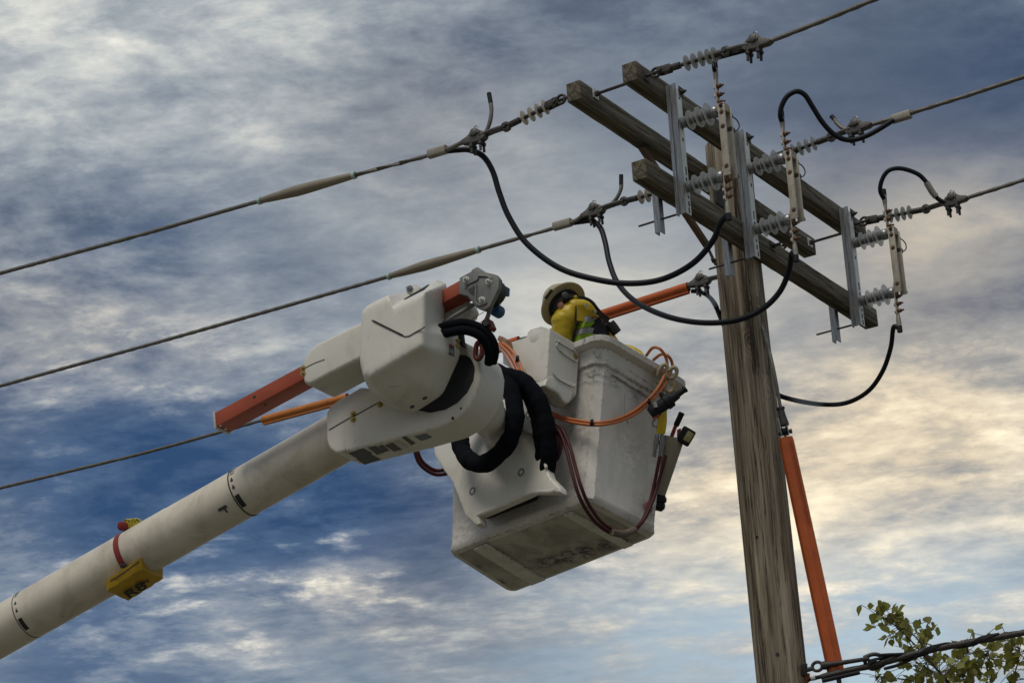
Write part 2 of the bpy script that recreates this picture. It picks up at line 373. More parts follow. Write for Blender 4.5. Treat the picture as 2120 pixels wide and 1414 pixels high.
def thing(name, loc, label, cat, group=None):
    e = bpy.data.objects.new(name, None); COL.objects.link(e); e.location = loc; e['_w'] = list(loc); e.empty_display_size = .1
    return tag(e, label, cat, group)
def spline(pts, n=6):
    P = [V(p) for p in pts]
    if len(P) < 3: return P
    out = []
    for i in range(len(P) - 1):
        p0 = P[i - 1] if i else P[0] * 2 - P[1]; p1 = P[i]; p2 = P[i + 1]; p3 = P[i + 2] if i + 2 < len(P) else P[-1] * 2 - P[-2]
        for k in range(n):
            t = k / n
            out.append(.5 * ((2 * p1) + (p2 - p0) * t + (2 * p0 - 5 * p1 + 4 * p2 - p3) * t * t + (3 * p1 - p0 - 3 * p2 + p3) * t ** 3))
    out.append(P[-1]); return out
def bm_tube(bm, P, r, seg=10, caps=True, ell=None):
    P = [V(p) for p in P]; n = len(P)
    rad = r if isinstance(r, (list, tuple)) else [r] * n
    if len(rad) != n:
        rad = [rad[0] + 0 for _ in P] if len(rad) == 1 else [rad[min(int(i / (n - 1) * (len(rad) - 1)), len(rad) - 2)] * (1 - (i / (n - 1) * (len(rad) - 1) - min(int(i / (n - 1) * (len(rad) - 1)), len(rad) - 2))) + rad[min(int(i / (n - 1) * (len(rad) - 1)), len(rad) - 2) + 1] * (i / (n - 1) * (len(rad) - 1) - min(int(i / (n - 1) * (len(rad) - 1)), len(rad) - 2)) for i in range(n)]
    t0 = (P[1] - P[0]).normalized(); u = t0.orthogonal().normalized() if ell is None else (ell[0] - t0 * ell[0].dot(t0)).normalized()
    rings = []
    for i in range(n):
        t = (P[min(i + 1, n - 1)] - P[max(i - 1, 0)]).normalized()
        u = (u - t * u.dot(t)).normalized(); w = t.cross(u)
        ru = rad[i]; rw = rad[i] * (ell[1] if ell else 1)
        rings.append([bm.verts.new(P[i] + u * math.cos(2 * math.pi * k / seg) * ru + w * math.sin(2 * math.pi * k / seg) * rw) for k in range(seg)])
    for a, b in zip(rings, rings[1:]):
        for k in range(seg): bm.faces.new((a[k], a[(k + 1) % seg], b[(k + 1) % seg], b[k]))
    if caps: bm.faces.new(rings[0][::-1]); bm.faces.new(rings[-1])
def tube(name, pts, r, m, parent=None, seg=10, n=6, smoothpath=True, ell=None):
    bm = bmesh.new(); bm_tube(bm, spline(pts, n) if smoothpath else pts, r, seg, ell=ell); return fin(bm, name, m, parent)
def bm_lathe(bm, p0, ax, prof, seg=20):
    p0 = V(p0); ax = V(ax).normalized(); u = ax.orthogonal().normalized(); w = ax.cross(u); rings = []
    for s, r in prof:
        rings.append([bm.verts.new(p0 + ax * s + (u * math.cos(2 * math.pi * k / seg) + w * math.sin(2 * math.pi * k / seg)) * max(r, 1e-4)) for k in range(seg)])
    for a, b in zip(rings, rings[1:]):
        for k in range(seg): bm.faces.new((a[k], a[(k + 1) % seg], b[(k + 1) % seg], b[k]))
    bm.faces.new(rings[0][::-1]); bm.faces.new(rings[-1])
def lathe(name, p0, ax, prof, m, parent=None, seg=20, ang=38):
    bm = bmesh.new(); bm_lathe(bm, p0, ax, prof, seg); return fin(bm, name, m, parent, ang=ang)
def bm_loft(bm, rings):
    vr = [[bm.verts.new(V(p)) for p in r] for r in rings]; n = len(vr[0])
    for a, b in zip(vr, vr[1:]):
        for k in range(n): bm.faces.new((a[k], a[(k + 1) % n], b[(k + 1) % n], b[k]))
    bm.faces.new(vr[0][::-1]); bm.faces.new(vr[-1])
def bevel(bm, w, seg=2, ang=25):
    if w <= 0: return
    bmesh.ops.recalc_face_normals(bm, faces=bm.faces[:])
    ed = [e for e in bm.edges if len(e.link_faces) == 2 and e.calc_face_angle(0) > R(ang)]
    bmesh.ops.bevel(bm, geom=ed, offset=w, segments=seg, profile=.6, affect='EDGES', clamp_overlap=True)
def loft(name, rings, m, parent=None, bev=0.0, seg=2, ang=38, bang=25):
    bm = bmesh.new(); bm_loft(bm, rings); bevel(bm, bev, seg, bang); return fin(bm, name, m, parent, ang=ang)
def prism(name, outline, ext, m, parent=None, bev=0.0, seg=2, ang=38):
    return loft(name, [outline, [V(p) + ext for p in outline]], m, parent, bev, seg, ang)
def bm_box(bm, c, ax, dims):
    c = V(c); a, b, d = [V(v) * (s / 2) for v, s in zip(ax, dims)]
    bm_loft(bm, [[c - a - b - d, c + a - b - d, c + a + b - d, c - a + b - d], [c - a - b + d, c + a - b + d, c + a + b + d, c - a + b + d]])
def box(name, c, ax, dims, m, parent=None, bev=0.0, seg=2):
    bm = bmesh.new(); bm_box(bm, c, ax, dims); bevel(bm, bev, seg); return fin(bm, name, m, parent)
XYZ = (V((1, 0, 0)), V((0, 1, 0)), V((0, 0, 1)))
def bolt(name, p, ax, r, h, m, parent, seg=6):
    ax = V(ax).normalized()
    return lathe(name, V(p) - ax * .003, ax, [(0, r * 1.55), (.004, r * 1.55), (.0041, r), (h * .6, r), (h * .61, r * .55), (h, r * .5)], m, parent, seg=8)
Z = V((0, 0, 1))

# ---------------------------------------------------------------- ground
GRASS = mat('verge_grass_and_gravel', (.115, .115, .075), .95, var=(.17, .155, .13), vscale=.35, bump=.4, bscale=4)
bm = bmesh.new()
for sx, sy in ((-1, -1), (1, -1), (1, 1), (-1, 1)): bm.verts.new((sx * 900, sy * 900 + 300, 0))
bm.faces.new(bm.verts[:]); bm.verts.ensure_lookup_table()
g = fin(bm, 'ground', GRASS, smooth=False); g['kind'] = 'structure'; g['label'] = 'verge of grass and gravel under the power line'

# ---------------------------------------------------------------- pole frame
YAW = 1.00496043
A = V((math.cos(YAW), math.sin(YAW), 0)); NV = V((math.sin(YAW), -math.cos(YAW), 0))
O = CAM + V((1.63909052, 13.8044533, 5.80506443))
AH, AW = .1207, .0953
GV, GH = .617632, .381497
def fr(u, v, w): return O + A * u + NV * v + Z * w
def pv(px, py, v): return onplane(px, py, O + NV * v, NV)
def pu(px, py, u): return onplane(px, py, O + A * u, A)
def uw(p): d = p - O; return d.dot(A), d.dot(Z)
PU, PV_ = .0116, -.238
pole_top = pv(1492, 286, PV_).z
def pole_r(z): return .1415 + max(0, O.z - z) * .0035
def make_pole():
    base = O + A * PU + NV * PV_; bx, by = base.x, base.y
    kn = []
    for px, py, kr in ((1597, 590, .05), (1525, 690, .055), (1585, 800, .05), (1622, 1160, .065), (1655, 830, .035), (1530, 600, .03)):
        p = at(px, py, depth_of(V((bx, by, 6.5))) - .12)
        zz = p.z; d = V((p.x - bx, p.y - by)); d = d.normalized() * pole_r(zz)
        kn.append((zz, d, kr))
    bm = bmesh.new(); seg = 56; rows = []
    def lean(z): return max(0.0, O.z - z) * .0085
    zs = [i * .06 for i in range(int(pole_top / .06))] + [pole_top - .02, pole_top - .006, pole_top]
    rnd = random.Random(3); ph = [rnd.random() * 6 for _ in range(8)]
    for i, z in enumerate(zs):
        r = pole_r(z)
        if i >= len(zs) - 2: r -= .012 if i == len(zs) - 2 else .028
        row = []
        for k in range(seg):
            a = 2 * math.pi * k / seg
            rr = r * (1 + .008 * math.sin(3 * a + ph[0] + z * .35) + .006 * math.sin(5 * a + ph[1] - z * .5) + .006 * math.sin(z * 2.1 + ph[2]) + .004 * math.sin(9 * a + ph[3] + z * .8) + .004 * math.sin(17 * a + z * .3 + ph[4]))
            for kz, kd, kr in kn:
                dd = math.hypot((z - kz) * .6, (math.cos(a) * r - kd.x), (math.sin(a) * r - kd.y))
                rr += .006 * math.exp(-(dd / kr) ** 2)
            row.append(bm.verts.new((bx + math.cos(a) * rr + lean(z), by + math.sin(a) * rr, z)))
        rows.append(row)
    for a_, b_ in zip(rows, rows[1:]):
        for k in range(seg): bm.faces.new((a_[k], a_[(k + 1) % seg], b_[(k + 1) % seg], b_[k]))
    bm.faces.new(rows[0][::-1]); bm.faces.new(rows[-1])
    zc = pole_top / 2
    m = wood_mat('weathered_pole_wood', (.070, .055, .040), (.215, .176, .130), (.37, .32, .25), 2, 1.15, [((d.x, d.y, z - zc), kr) for z, d, kr in kn], .85)
    o = fin(bm, 'utility_pole', m, ang=60)
    tag(o, 'tall weathered wooden utility pole carrying the crossarms', 'utility pole')
    for px, py in ((1565, 1120), (1597, 1385)):
        p = at(px, py, depth_of(V((bx, by, 5.5)))); d = V((p.x - bx - lean(p.z), p.y - by, 0))
        # nearest surface point towards the camera
        side = CX.dot(d); dirv = -V((FW.x, FW.y, 0)).normalized(); lat = V((CX.x, CX.y, 0)).normalized()
        r = pole_r(p.z); sdx = max(-r * .95, min(r * .95, d.dot(lat)))
        q = V((bx + lean(p.z), by, p.z)) + lat * sdx + dirv * (math.sqrt(r * r - sdx * sdx) + .001)
        nrm = (q - V((bx + lean(p.z), by, p.z))).normalized()
        lathe('bolt_hole', q - nrm * .012, nrm, [(0, .010), (.0125, .011), (.013, .007)], INK, o, seg=10)
    return o
POLE = make_pole()

ARMW = [wood_mat('weathered_crossarm_wood', (.042, .036, .027), (.125, .110, .083), (.225, .205, .16), 0, 1.9, (), .9)]
def arm(name, ucen, vfront, w0, label):
    L_ = 3.05
    bm = bmesh.new(); n = 40; rnd = random.Random(name + label)
    # built in a local frame (x along the arm) so that the grain runs along it
    rings = []
    for i in range(n + 1):
        x = -L_ / 2 + L_ * i / n; j = lambda: rnd.uniform(-.0012, .0012)
        rings.append([(x, AW + j(), j()), (x, j(), j()), (x, j(), AH + j()), (x, AW + j(), AH + j())])
    bm_loft(bm, rings); bevel(bm, .006, 2, 40)
    bmesh.ops.recalc_face_normals(bm, faces=bm.faces[:])
    me = bpy.data.meshes.new(name); bm.to_mesh(me); bm.free()
    for p in me.polygons: p.use_smooth = True
    me.set_sharp_from_angle(angle=R(30)); me.materials.append(ARMW[0])
    o = bpy.data.objects.new(name, me); COL.objects.link(o)
    loc = fr(ucen, vfront, w0)
    o.matrix_world = Matrix.Translation(loc) @ Matrix((A, -NV, Z)).transposed().to_4x4()
    o['_w'] = list(loc); o['_rot'] = 1
    tag(o, label, 'crossarm', 'crossarms on the utility pole')
    return o
def armpart(o, parent):
    # parts are built in world space: keep their place under a rotated parent
    w = o.matrix_world.copy() if False else Matrix.Translation(V(o['_w']))
    o.parent = parent; o.matrix_parent_inverse = parent.matrix_world.inverted(); o.matrix_basis = w
    return o
bpy.context.view_layer.update()
ARM_C = arm('crossarm', 0, 0, 0, 'lower wooden crossarm in front of the pole under the disconnect switches')
ARM_A = arm('crossarm', -.0228, 0, GV, 'upper wooden crossarm on the front of the pole, nearest the viewer')
ARM_B = arm('crossarm', -.0280, -GH, GV, 'upper wooden crossarm behind the pole top, reaching furthest left')
bpy.context.view_layer.update()

def washer_bolt(parent, u, v, w, sgn, size=.055, stick=.05, m=DARK):
    c = fr(u, v + sgn * .004, w)
    armpart(box('square_washer', c, (A, Z, NV), (size, size, .006), m), parent)
    armpart(lathe('bolt', c, NV * sgn, [(0, .017), (.018, .017), (.0181, .010), (stick, .010)], m, None, seg=8), parent)
# bolts that space the two upper arms
for px, py in ((1232, 196), (1676, 503)):
    p = pv(px, py, -GH); u, w = uw(p)
    armpart(tube('spacer_bolt', [fr(u, -GH, w), fr(u, -AW, w)], .010, DARK, None, 8), ARM_B)
    armpart(box('square_washer', fr(u, -GH + .004, w), (A, Z, NV), (.06, .06, .006), GALVB), ARM_B)
    armpart(lathe('nut', fr(u, -GH + .008, w), NV, [(0, .018), (.02, .018)], DARK, None, seg=6), ARM_B)
u, w = uw(pv(1598, 510, 0)); washer_bolt(ARM_C, u, 0, w, 1, .06, .055)
for px, py in ((1365, 365), (1796, 645), (1640, 545)):
    u, w = uw(pv(px, py, 0)); armpart(lathe('bolt_hole', fr(u, -.004, w), NV, [(0, .007), (.0045, .008), (.005, .004)], INK, None, seg=8), ARM_C)
# plate and bolts that fix the lower arm to the pole
u, w = uw(pv(1490, 405, .0))
# brace from the back arm down to the pole
def brace():
    p0 = pv(1327, 303, -GH - AW * .5); p1 = pv(1463, 508, -.33); p2 = pv(1478, 540, -.30)
    t = thing('crossarm_brace', p2, 'brown wooden brace slanting from the rear crossarm down to the pole', 'brace')
    d = (p1 - p0).normalized(); s = d.cross(NV).normalized()
    box('wooden_strut', (p0 + p1) / 2, (d, s, d.cross(s)), ((p1 - p0).length, .042, .035), ARM_BRACE, t, .004)
    d2 = (p2 - p1).normalized(); s2 = d2.cross(NV).normalized()
    box('steel_strap', (p1 + p2) / 2 + (p2 - p1) * .02, (d2, s2, d2.cross(s2)), ((p2 - p1).length + .06, .022, .012), DARK, t, .002)
    bolt('bolt', p2, -A, .011, .035, DARK, t)
    lathe('hanger', p0 + Z * .03 - NV * .02, NV, [(0, .035), (.05, .035)], DARK, t, seg=14)
ARM_BRACE = mat('brown_brace_wood', (.13, .085, .05), .85, var=(.07, .045, .028), vscale=12, stretch=(1, 1, .3))
brace()
pl = box('gain_plate', pv(1490, 405, -.085), (A, Z, NV), (.13, .15, .02), DARK, POLE, .004)

# ---------------------------------------------------------------- disconnect switches
def insulator(parent, p0, ax, Ln, m=SHED):
    ax = V(ax).normalized()
    ins = lathe('insulator', p0, ax, [(0, .030), (.012, .033), (.03, .033), (.034, .026), (.036, .024), (.10, .025), (.101, .028), (.15, .026), (.19, .030), (Ln - .035, .030), (Ln - .034, .033), (Ln - .012, .034), (Ln, .030)], SILIC, parent, seg=20)
    for sub_s, r in ((0.045, .060), (.075, .042), (.105, .063), (.135, .044), (.165, .070)):
        o = lathe('shed', p0 + ax * sub_s, ax, [(0, .020), (.002, .035), (.007, r), (.0085, r), (.0065, .035), (.008, .020)], m, ins, seg=24)
    lathe('end_cap', p0 + ax * -.002, ax, [(0, .031), (.006, .0345), (.026, .0345), (.030, .030)], GALV, ins, seg=18)
    lathe('end_cap', p0 + ax * (Ln - .038), ax, [(0, .0335), (.004, .0365), (.03, .0365), (.04, .030)], GALV, ins, seg=18)
    return ins
SW = [dict(top=(1377.6, 178.3), bot=(1400.3, 446), up=(1404.5, 247), lo=(1416, 380.7), lab='disconnect switch on a steel channel nearest the viewer, at the left end of the arms'),
      dict(top=(1520, 274.6), bot=(1542.7, 535), up=(1542.4, 340.2), lo=(1556, 467.4), lab='disconnect switch on a steel channel in front of the pole top, middle of three'),
      dict(top=(1738, 433.2), bot=(1761.7, 675.2), up=(1760.4, 495.4), lo=(1773, 615.6), lab='disconnect switch on a steel channel at the right end of the arms')]
def switch(s):
    pt, pb_ = pv(*s['top'], .004), pv(*s['bot'], .004); ut, wt = uw(pt); ub, wb = uw(pb_); u0 = (ut + ub) / 2
    t = thing('disconnect_switch', fr(u0, .004, wb), s['lab'], 'disconnect switch', 'disconnect switches on the crossarms')
    D, WF, th = .062, .060, .005
    def sec(w, pts): return [fr(u0 + a, .004 + b, w) for a, b in pts]
    cs = [(0, 0), (.03, 0), (.03, th), (th, th), (th, D * .38), (.012, D * .42), (.012, D * .58), (th, D * .62), (th, D - th), (.012, D - th), (.012, D), (0, D), (0, D * .66), (.008, D * .60), (.008, D * .40), (0, D * .34)]
    loft('mounting_channel', [sec(wb, cs), sec(wt, cs)], GALV, t, ang=20)
    f = box('front_flange', fr(u0 + .0125 + WF / 2, .004 + D - .0025, (wt + wb) / 2 - .012), (A, NV, Z), (WF, th, wt - wb - .03), GALVB, t, .002)
    rnd = random.Random(s['lab'])
    for k, (ww, hh) in enumerate(((.965, .02), (.90, .012), (.70, .075), (.575, .02), (.335, .05), (.27, .02), (.135, .018), (.085, .03), (.035, .034))):
        w_ = wb + (wt - wb) * ww
        box('slot', fr(u0 + .012 + WF * .55 + rnd.uniform(-.006, .006), .004 + D + .0012, w_), (A, NV, Z), (.011 if hh > .03 else .014, .0016, hh), INK, f, .0004, 1)
    bolt('bolt', fr(u0 + .07, .004 + D + .004, wt - .035), NV, .014, .035, DARK, f)
    box('square_washer', fr(u0 + .07, .004 + D + .001, wt - .035), (A, Z, NV), (.05, .065, .005), DARK, f)
    # clamp strut hanging behind the lower arm, and its through rod
    pz = -.135
    cl = loft('clamp_strut', [[fr(u0 + a, -AW - .05 + b, w_) for a, b in ((0, 0), (.05, 0), (.05, .006), (.006, .006), (.006, .034), (.05, .034), (.05, .04), (0, .04))] for w_ in (-.205, AH * .8)], GALV, t, ang=20)
    tube('threaded_rod', [fr(u0 + .03, -AW - .17, pz + .02), fr(u0 + .03, .01, pz + .02)], .0065, DARK, t, 8)
    for which in ('up', 'lo'):
        p = pv(*s[which], .078); u, w = uw(p); u = u0 + .045
        s[which + 'w'] = w
    Ln = .235
    iu = insulator(t, fr(u0 + .045, .074, s['upw']), NV, Ln); il = insulator(t, fr(u0 + .045, .074, s['low']), NV, Ln)
    vb = .074 + Ln; uc = u0 + .045
    # upper contact and terminal pad
    wu, wl = s['upw'], s['low']
    ct = box('upper_contact', fr(uc, vb + .035, wu + .004), (A, NV, Z), (.07, .055, .05), PAD, t, .006)
    bolt('bolt', fr(uc - .036, vb + .042, wu + .008), -A, .012, .02, DARK, ct)
    up = box('upper_terminal', fr(uc, vb + .008, wu + .11), (A, NV, Z), (.034, .010, .17), PAD, t, .003)
    for dz in (.05, .10, .155): bolt('bolt', fr(uc, vb + .014, wu + dz), NV, .013, .042, COPPER, up); 
    for dz in (.10, .155): lathe('nut', fr(uc, vb + .002, wu + dz), -NV, [(0, .013), (.012, .013)], GALVB, up, seg=6)
    lo = box('lower_terminal', fr(uc, vb + .006, wl - .055), (A, NV, Z), (.034, .010, .21), PAD, t, .003)
    box('copper_strap', fr(uc + .002, vb + .014, wl + .018), (A, NV, Z), (.042, .012, .10), COPPER, lo, .003)
    for dz in (-.035, -.085, -.135): bolt('bolt', fr(uc, vb + .012, wl + dz), NV, .013, .042, COPPER, lo)
    for dz in (-.085, -.135): lathe('nut', fr(uc, vb, wl + dz), -NV, [(0, .013), (.012, .013)], GALVB, lo, seg=6)
    # twin blades
    for k, du in enumerate((-.034, .036)):
        b = box('blade', fr(uc + du, vb + .042 + k * .006, (wu + wl) / 2 - .004), (A, NV, Z), (.008, .046, wu - wl + .03), BLADE, t, .003)
        if k == 0:
            for q in (.92, .70, .09): bolt('rivet', fr(uc + du - .004, vb + .042, wl + (wu - wl) * q), -A, .010, .010, COPPER, b)
            box('edge_rib', fr(uc + du - .004, vb + .062, (wu + wl) / 2), (A, NV, Z), (.012, .006, wu - wl), BLADE, b, .002)
    bolt('pivot', fr(uc + .05, vb + .045, wl + .015), A, .014, .05, DARK, t)
    bolt('latch', fr(uc + .045, vb + .045, wu - .015), A, .014, .05, DARK, t)
    hk = [fr(uc + .06 + .05 * math.sin(a), vb + .055 + .02 * math.sin(a), wu - .075 + .045 * math.cos(a)) for a in [i * math.pi / 8 for i in range(9)]]
    tube('hook_ring', hk, .004, DARK, t, 7, 3)
    box('latch_block', fr(uc + .05, vb + .05, wu - .12), (A, NV, Z), (.04, .035, .03), DARK, t, .005)
    s['upper_end'] = fr(uc, vb + .008, wu + .19); s['lower_end'] = fr(uc, vb + .006, wl - .155); s['uc'] = uc; s['t'] = t; s['vb'] = vb
for s in SW: switch(s)

# ---------------------------------------------------------------- dead-end insulators, clamps, conductors
def polyline_pt(P, px):
    return P
def dead_end(P0, P1, shedpts, label, pale, name='dead_end_insulator'):
    """P0 arm side, P1 far eye; shedpts = list of world points for the discs"""
    t = thing(name, P0, label, 'insulator', 'dead end insulators on the crossarms')
    ax = (P1 - P0).normalized(); L_ = (P1 - P0).length
    lathe('core_rod', P0 + ax * .06, ax, [(0, .014), (.005, .021), (.085, .021), (.09, .012), (L_ - .165, .012), (L_ - .16, .020), (L_ - .075, .020), (L_ - .065, .014)], DARK, t, seg=12)
    for p in shedpts:
        q = P0 + ax * (p - P0).dot(ax)
        lathe('shed', q, ax, [(-.004, .012), (-.002, .03), (-.001, .046), (.001, .047), (.003, .03), (.007, .012)], SHEDL if pale else SHEDD, t, seg=24)
    # clevis and eye
    s = ax.cross(Z).normalized(); up = s.cross(ax)
    for sg in (-1, 1): box('clevis_cheek', P0 + ax * .045 + s * sg * .018, (ax, s, up), (.085, .010, .045), DARK, t, .006)
    lathe('clevis_pin', P0 + ax * .02 - s * .035, s, [(0, .016), (.008, .016), (.0081, .011), (.062, .011), (.0621, .015), (.07, .015)], DARK, t, seg=10)
    pts = [P0 + ax * (.02 + .03 * math.cos(a)) * 1 - ax * .035 + up * .028 * math.sin(a) for a in [i * math.pi / 4 for i in range(9)]]
    tube('shackle', pts, .009, DARK, t, 8, 3)
    lathe('eye', P1 - s * .016, s, [(0, .026), (.006, .032), (.026, .032), (.032, .026)], IRON, t, seg=16)
    lathe('eye_pin', P1 - s * .034, s, [(0, .015), (.068, .015)], DARK, t, seg=8)
    return t
def strain_clamp(Pe, Pc, Pw, label, flip=1):
    """Pe eye, Pc clamp body, Pw where the conductor leaves"""
    t = thing('strain_clamp', Pc, label, 'cable clamp', 'strain clamps on the conductors')
    ax = (Pw - Pe).normalized(); s = ax.cross(Z).normalized(); up = s.cross(ax)
    for sg in (-1, 1):
        tube('yoke_bar', [Pe + s * sg * .016, (Pe + Pc) / 2 + s * sg * .017 + up * .005, Pc - ax * .03 + s * sg * .02], .011, IRON, t, 8, 3)
    bm = bmesh.new(); L_ = .13
    out = [(-.075, -.012), (-.05, .028), (-.03, .036), (-.012, .058), (.018, .06), (.036, .038), (.058, .022), (.10, .010), (.115, -.006), (.085, -.022), (.045, -.024), (.02, -.034), (-.03, -.034), (-.055, -.03)]
    bm_loft(bm, [[Pc + ax * x + up * y - s * .026 for x, y in out], [Pc + ax * x + up * y + s * .026 for x, y in out]]); bevel(bm, .009, 2, 20)
    body = fin(bm, 'clamp_body', IRON, t)
    box('keeper', Pc + up * .022 + ax * -.004, (ax, up, s), (.075, .022, .068), IRON, t, .008)
    lathe('keeper_boss', Pc + up * .028 - s * .042, s, [(0, .018), (.004, .024), (.08, .024), (.084, .018)], IRON, t, seg=14)
    for dx in (-.035, .030):
        for sg in (-1, 1):
            p = Pc + ax * dx + s * sg * .019 + up * .02
            tube('u_bolt_leg', [p, p - up * .115 - Z * .004], .0085, DARK, body, 8)
            lathe('nut', p - up * .062, -up, [(0, .015), (.016, .015)], DARK, body, seg=6)
    ring = [Pc + up * (.064 + .016 * math.sin(a)) + ax * .016 * math.cos(a) for a in [i * math.pi / 6 for i in range(7)]]
    tube('wire_clip', ring, .003, GALV, t, 6, 2)
    return t
def wire_strand(name, pts, r, m, parent=None, n=5):
    # stranded wire: six outer strands twisted round the axis
    P = spline(pts, n); out = []
    bm = bmesh.new(); seg = 12; acc = 0; prev = None
    u = None; rings = []
    for i, p in enumerate(P):
        t = (P[min(i + 1, len(P) - 1)] - P[max(i - 1, 0)]).normalized()
        if u is None: u = t.orthogonal().normalized()
        u = (u - t * u.dot(t)).normalized(); w = t.cross(u)
        if prev is not None: acc += (p - prev).length
        prev = p; tw = acc * 9.0
        rings.append([bm.verts.new(p + (u * math.cos(2 * math.pi * k / seg + tw) + w * math.sin(2 * math.pi * k / seg + tw)) * r * (1.06 if k % 2 else .90)) for k in range(seg)])
    for a_, b_ in zip(rings, rings[1:]):
        for k in range(seg): bm.faces.new((a_[k], a_[(k + 1) % seg], b_[(k + 1) % seg], b_[k]))
    bm.faces.new(rings[0][::-1]); bm.faces.new(rings[-1])
    return fin(bm, name, m, parent, ang=80)
def dense(pts, step=.05):
    out = []
    for a, b in zip(pts, pts[1:]):
        k = max(1, int((b - a).length / step))
        out += [a.lerp(b, i / k) for i in range(k)]
    return out + [pts[-1]]

def along(P, Q, px):
    lo, hi = 0.0, 1.0
    def X(t):
        d = P.lerp(Q, t) - CAM; return 1060 + FPX * d.dot(CX) / d.dot(FW)
    s = 1 if X(1) > X(0) else -1
    for _ in range(40):
        m_ = (lo + hi) / 2
        if (X(m_) - px) * s < 0: lo = m_
        else: hi = m_
    return P.lerp(Q, lo)

UL = [uw(pv(1183, 210, -GH - AW))[0], uw(pv(1585, 338, 0))[0], uw(pv(1770, 468, 0))[0]]
UR = [uw(pv(1337, 160, 0))[0], UL[1], UL[2]]
WM = GV + AH / 2
def eyebolt(parent, u, v, w, sg):
    c = fr(u, v, w)
    armpart(box('square_washer', c + NV * sg * .004, (A, Z, NV), (.055, .06, .006), DARK), parent)
    armpart(tube('eye_bolt', [c, c + NV * sg * .075], .011, DARK, None, 8), parent)
# --- right side
RD = [dict(eye=(1503, 107), clamp=(1563, 93), leave=(1600, 84), far=[(1700, 45), (1812, -1)], sheds=[(1422, 140), (1437, 133), (1452, 127), (1466, 121), (1479, 112)], lab='nearest the viewer, top of the photo'),
      dict(eye=(1721, 284), clamp=(1773, 266), leave=(1797, 261), far=[(1888, 234), (2000, 199), (2125, 158)], sheds=[(1643, 307), (1657, 303), (1671, 299), (1684.5, 295)], lab='middle of the three right-hand lines'),
      dict(eye=(1917, 433), clamp=(1973, 417), leave=(2002, 410), far=[(2060, 392), (2125, 371)], sheds=[(1843, 455), (1857, 451), (1870, 447), (1883, 443)], lab='lowest of the three right-hand lines')]
for i, r in enumerate(RD):
    u = UR[i]; P0 = fr(u, .085, WM + .0); eyebolt(ARM_A, u, 0, WM, 1)
    Pe, Pc, Pl = [pu(*r[k], u) for k in ('eye', 'clamp', 'leave')]
    r['P'] = (P0, Pe, Pc, Pl)
    dead_end(P0, Pe, [along(P0, Pe, x) for x, y in r['sheds']], 'polymer insulator with grey discs on right-hand wire, ' + r['lab'], False)
    strain_clamp(Pe, Pc, Pl, 'bolted strain clamp gripping the right-hand wire, ' + r['lab'])
    far = [pu(*p, u) for p in r['far']]; dlast = (far[-1] - far[-2]).normalized()
    base = [Pc + (Pe - Pc) * .2, Pc, Pl] + far + [far[-1] + dlast * 6]
    t = thing('overhead_conductor', Pc, 'bare stranded wire running off to the upper right, ' + r['lab'], 'power line', 'overhead conductors')
    wire_strand('strand', dense(base, .09), .0145, WIRE, t, 1)
    r['t'] = t
# tail of the middle right wire, curling up
u = UR[1]; tl = [pu(*p, u) for p in ((1762, 270), (1745, 266), (1733, 256), (1727, 247), (1721, 241))]
wire_strand('tail', tl, .0125, WIRE, RD[1]['t'])
tube('tail_tape', [pu(1727, 247, u), pu(1721, 241, u)], .0145, BLACK, RD[1]['t'], 10)
# --- left side
LD = [dict(eye=(1048, 263), clamp=(987, 286), leave=(958, 295), far=[(905, 317), (735, 363), (535, 417), (300, 484), (0, 566)], sheds=[(1085, 250), (1100, 245.4), (1114.5, 239.6), (1129, 235)], tail=[(1000, 284), (1007, 272), (1014, 254), (1017.5, 233), (1016, 214), (1012.5, 195)], sp=(535, 735), cr=(886, 924), lab='upper of the two wires above the boom', arm=-GH - AW),
      dict(eye=(1292, 417), clamp=(1232, 438), leave=(1205, 449), far=[(1165, 467), (992, 517), (803, 573), (400, 688), (0, 799)], sheds=[(1327, 406), (1341, 402), (1356, 398), (1371, 394)], tail=[(1250, 434), (1266, 423), (1278.5, 408), (1286, 389), (1286, 364)], sp=(803, 992), cr=(1146, 1182), lab='lower of the two wires above the boom', arm=-GH - AW),
      dict(eye=(1500, 571), clamp=(1452, 583), leave=(1425, 594), far=[(1255, 652), (1075, 704), (720, 822), (545, 869), (300, 937), (0, 1010)], sheds=[(1528, 560), (1542, 556), (1556, 551), (1570, 547)], tail=None, sp=None, cr=None, lab='passing behind the bucket under orange covers', arm=-GH - AW)]
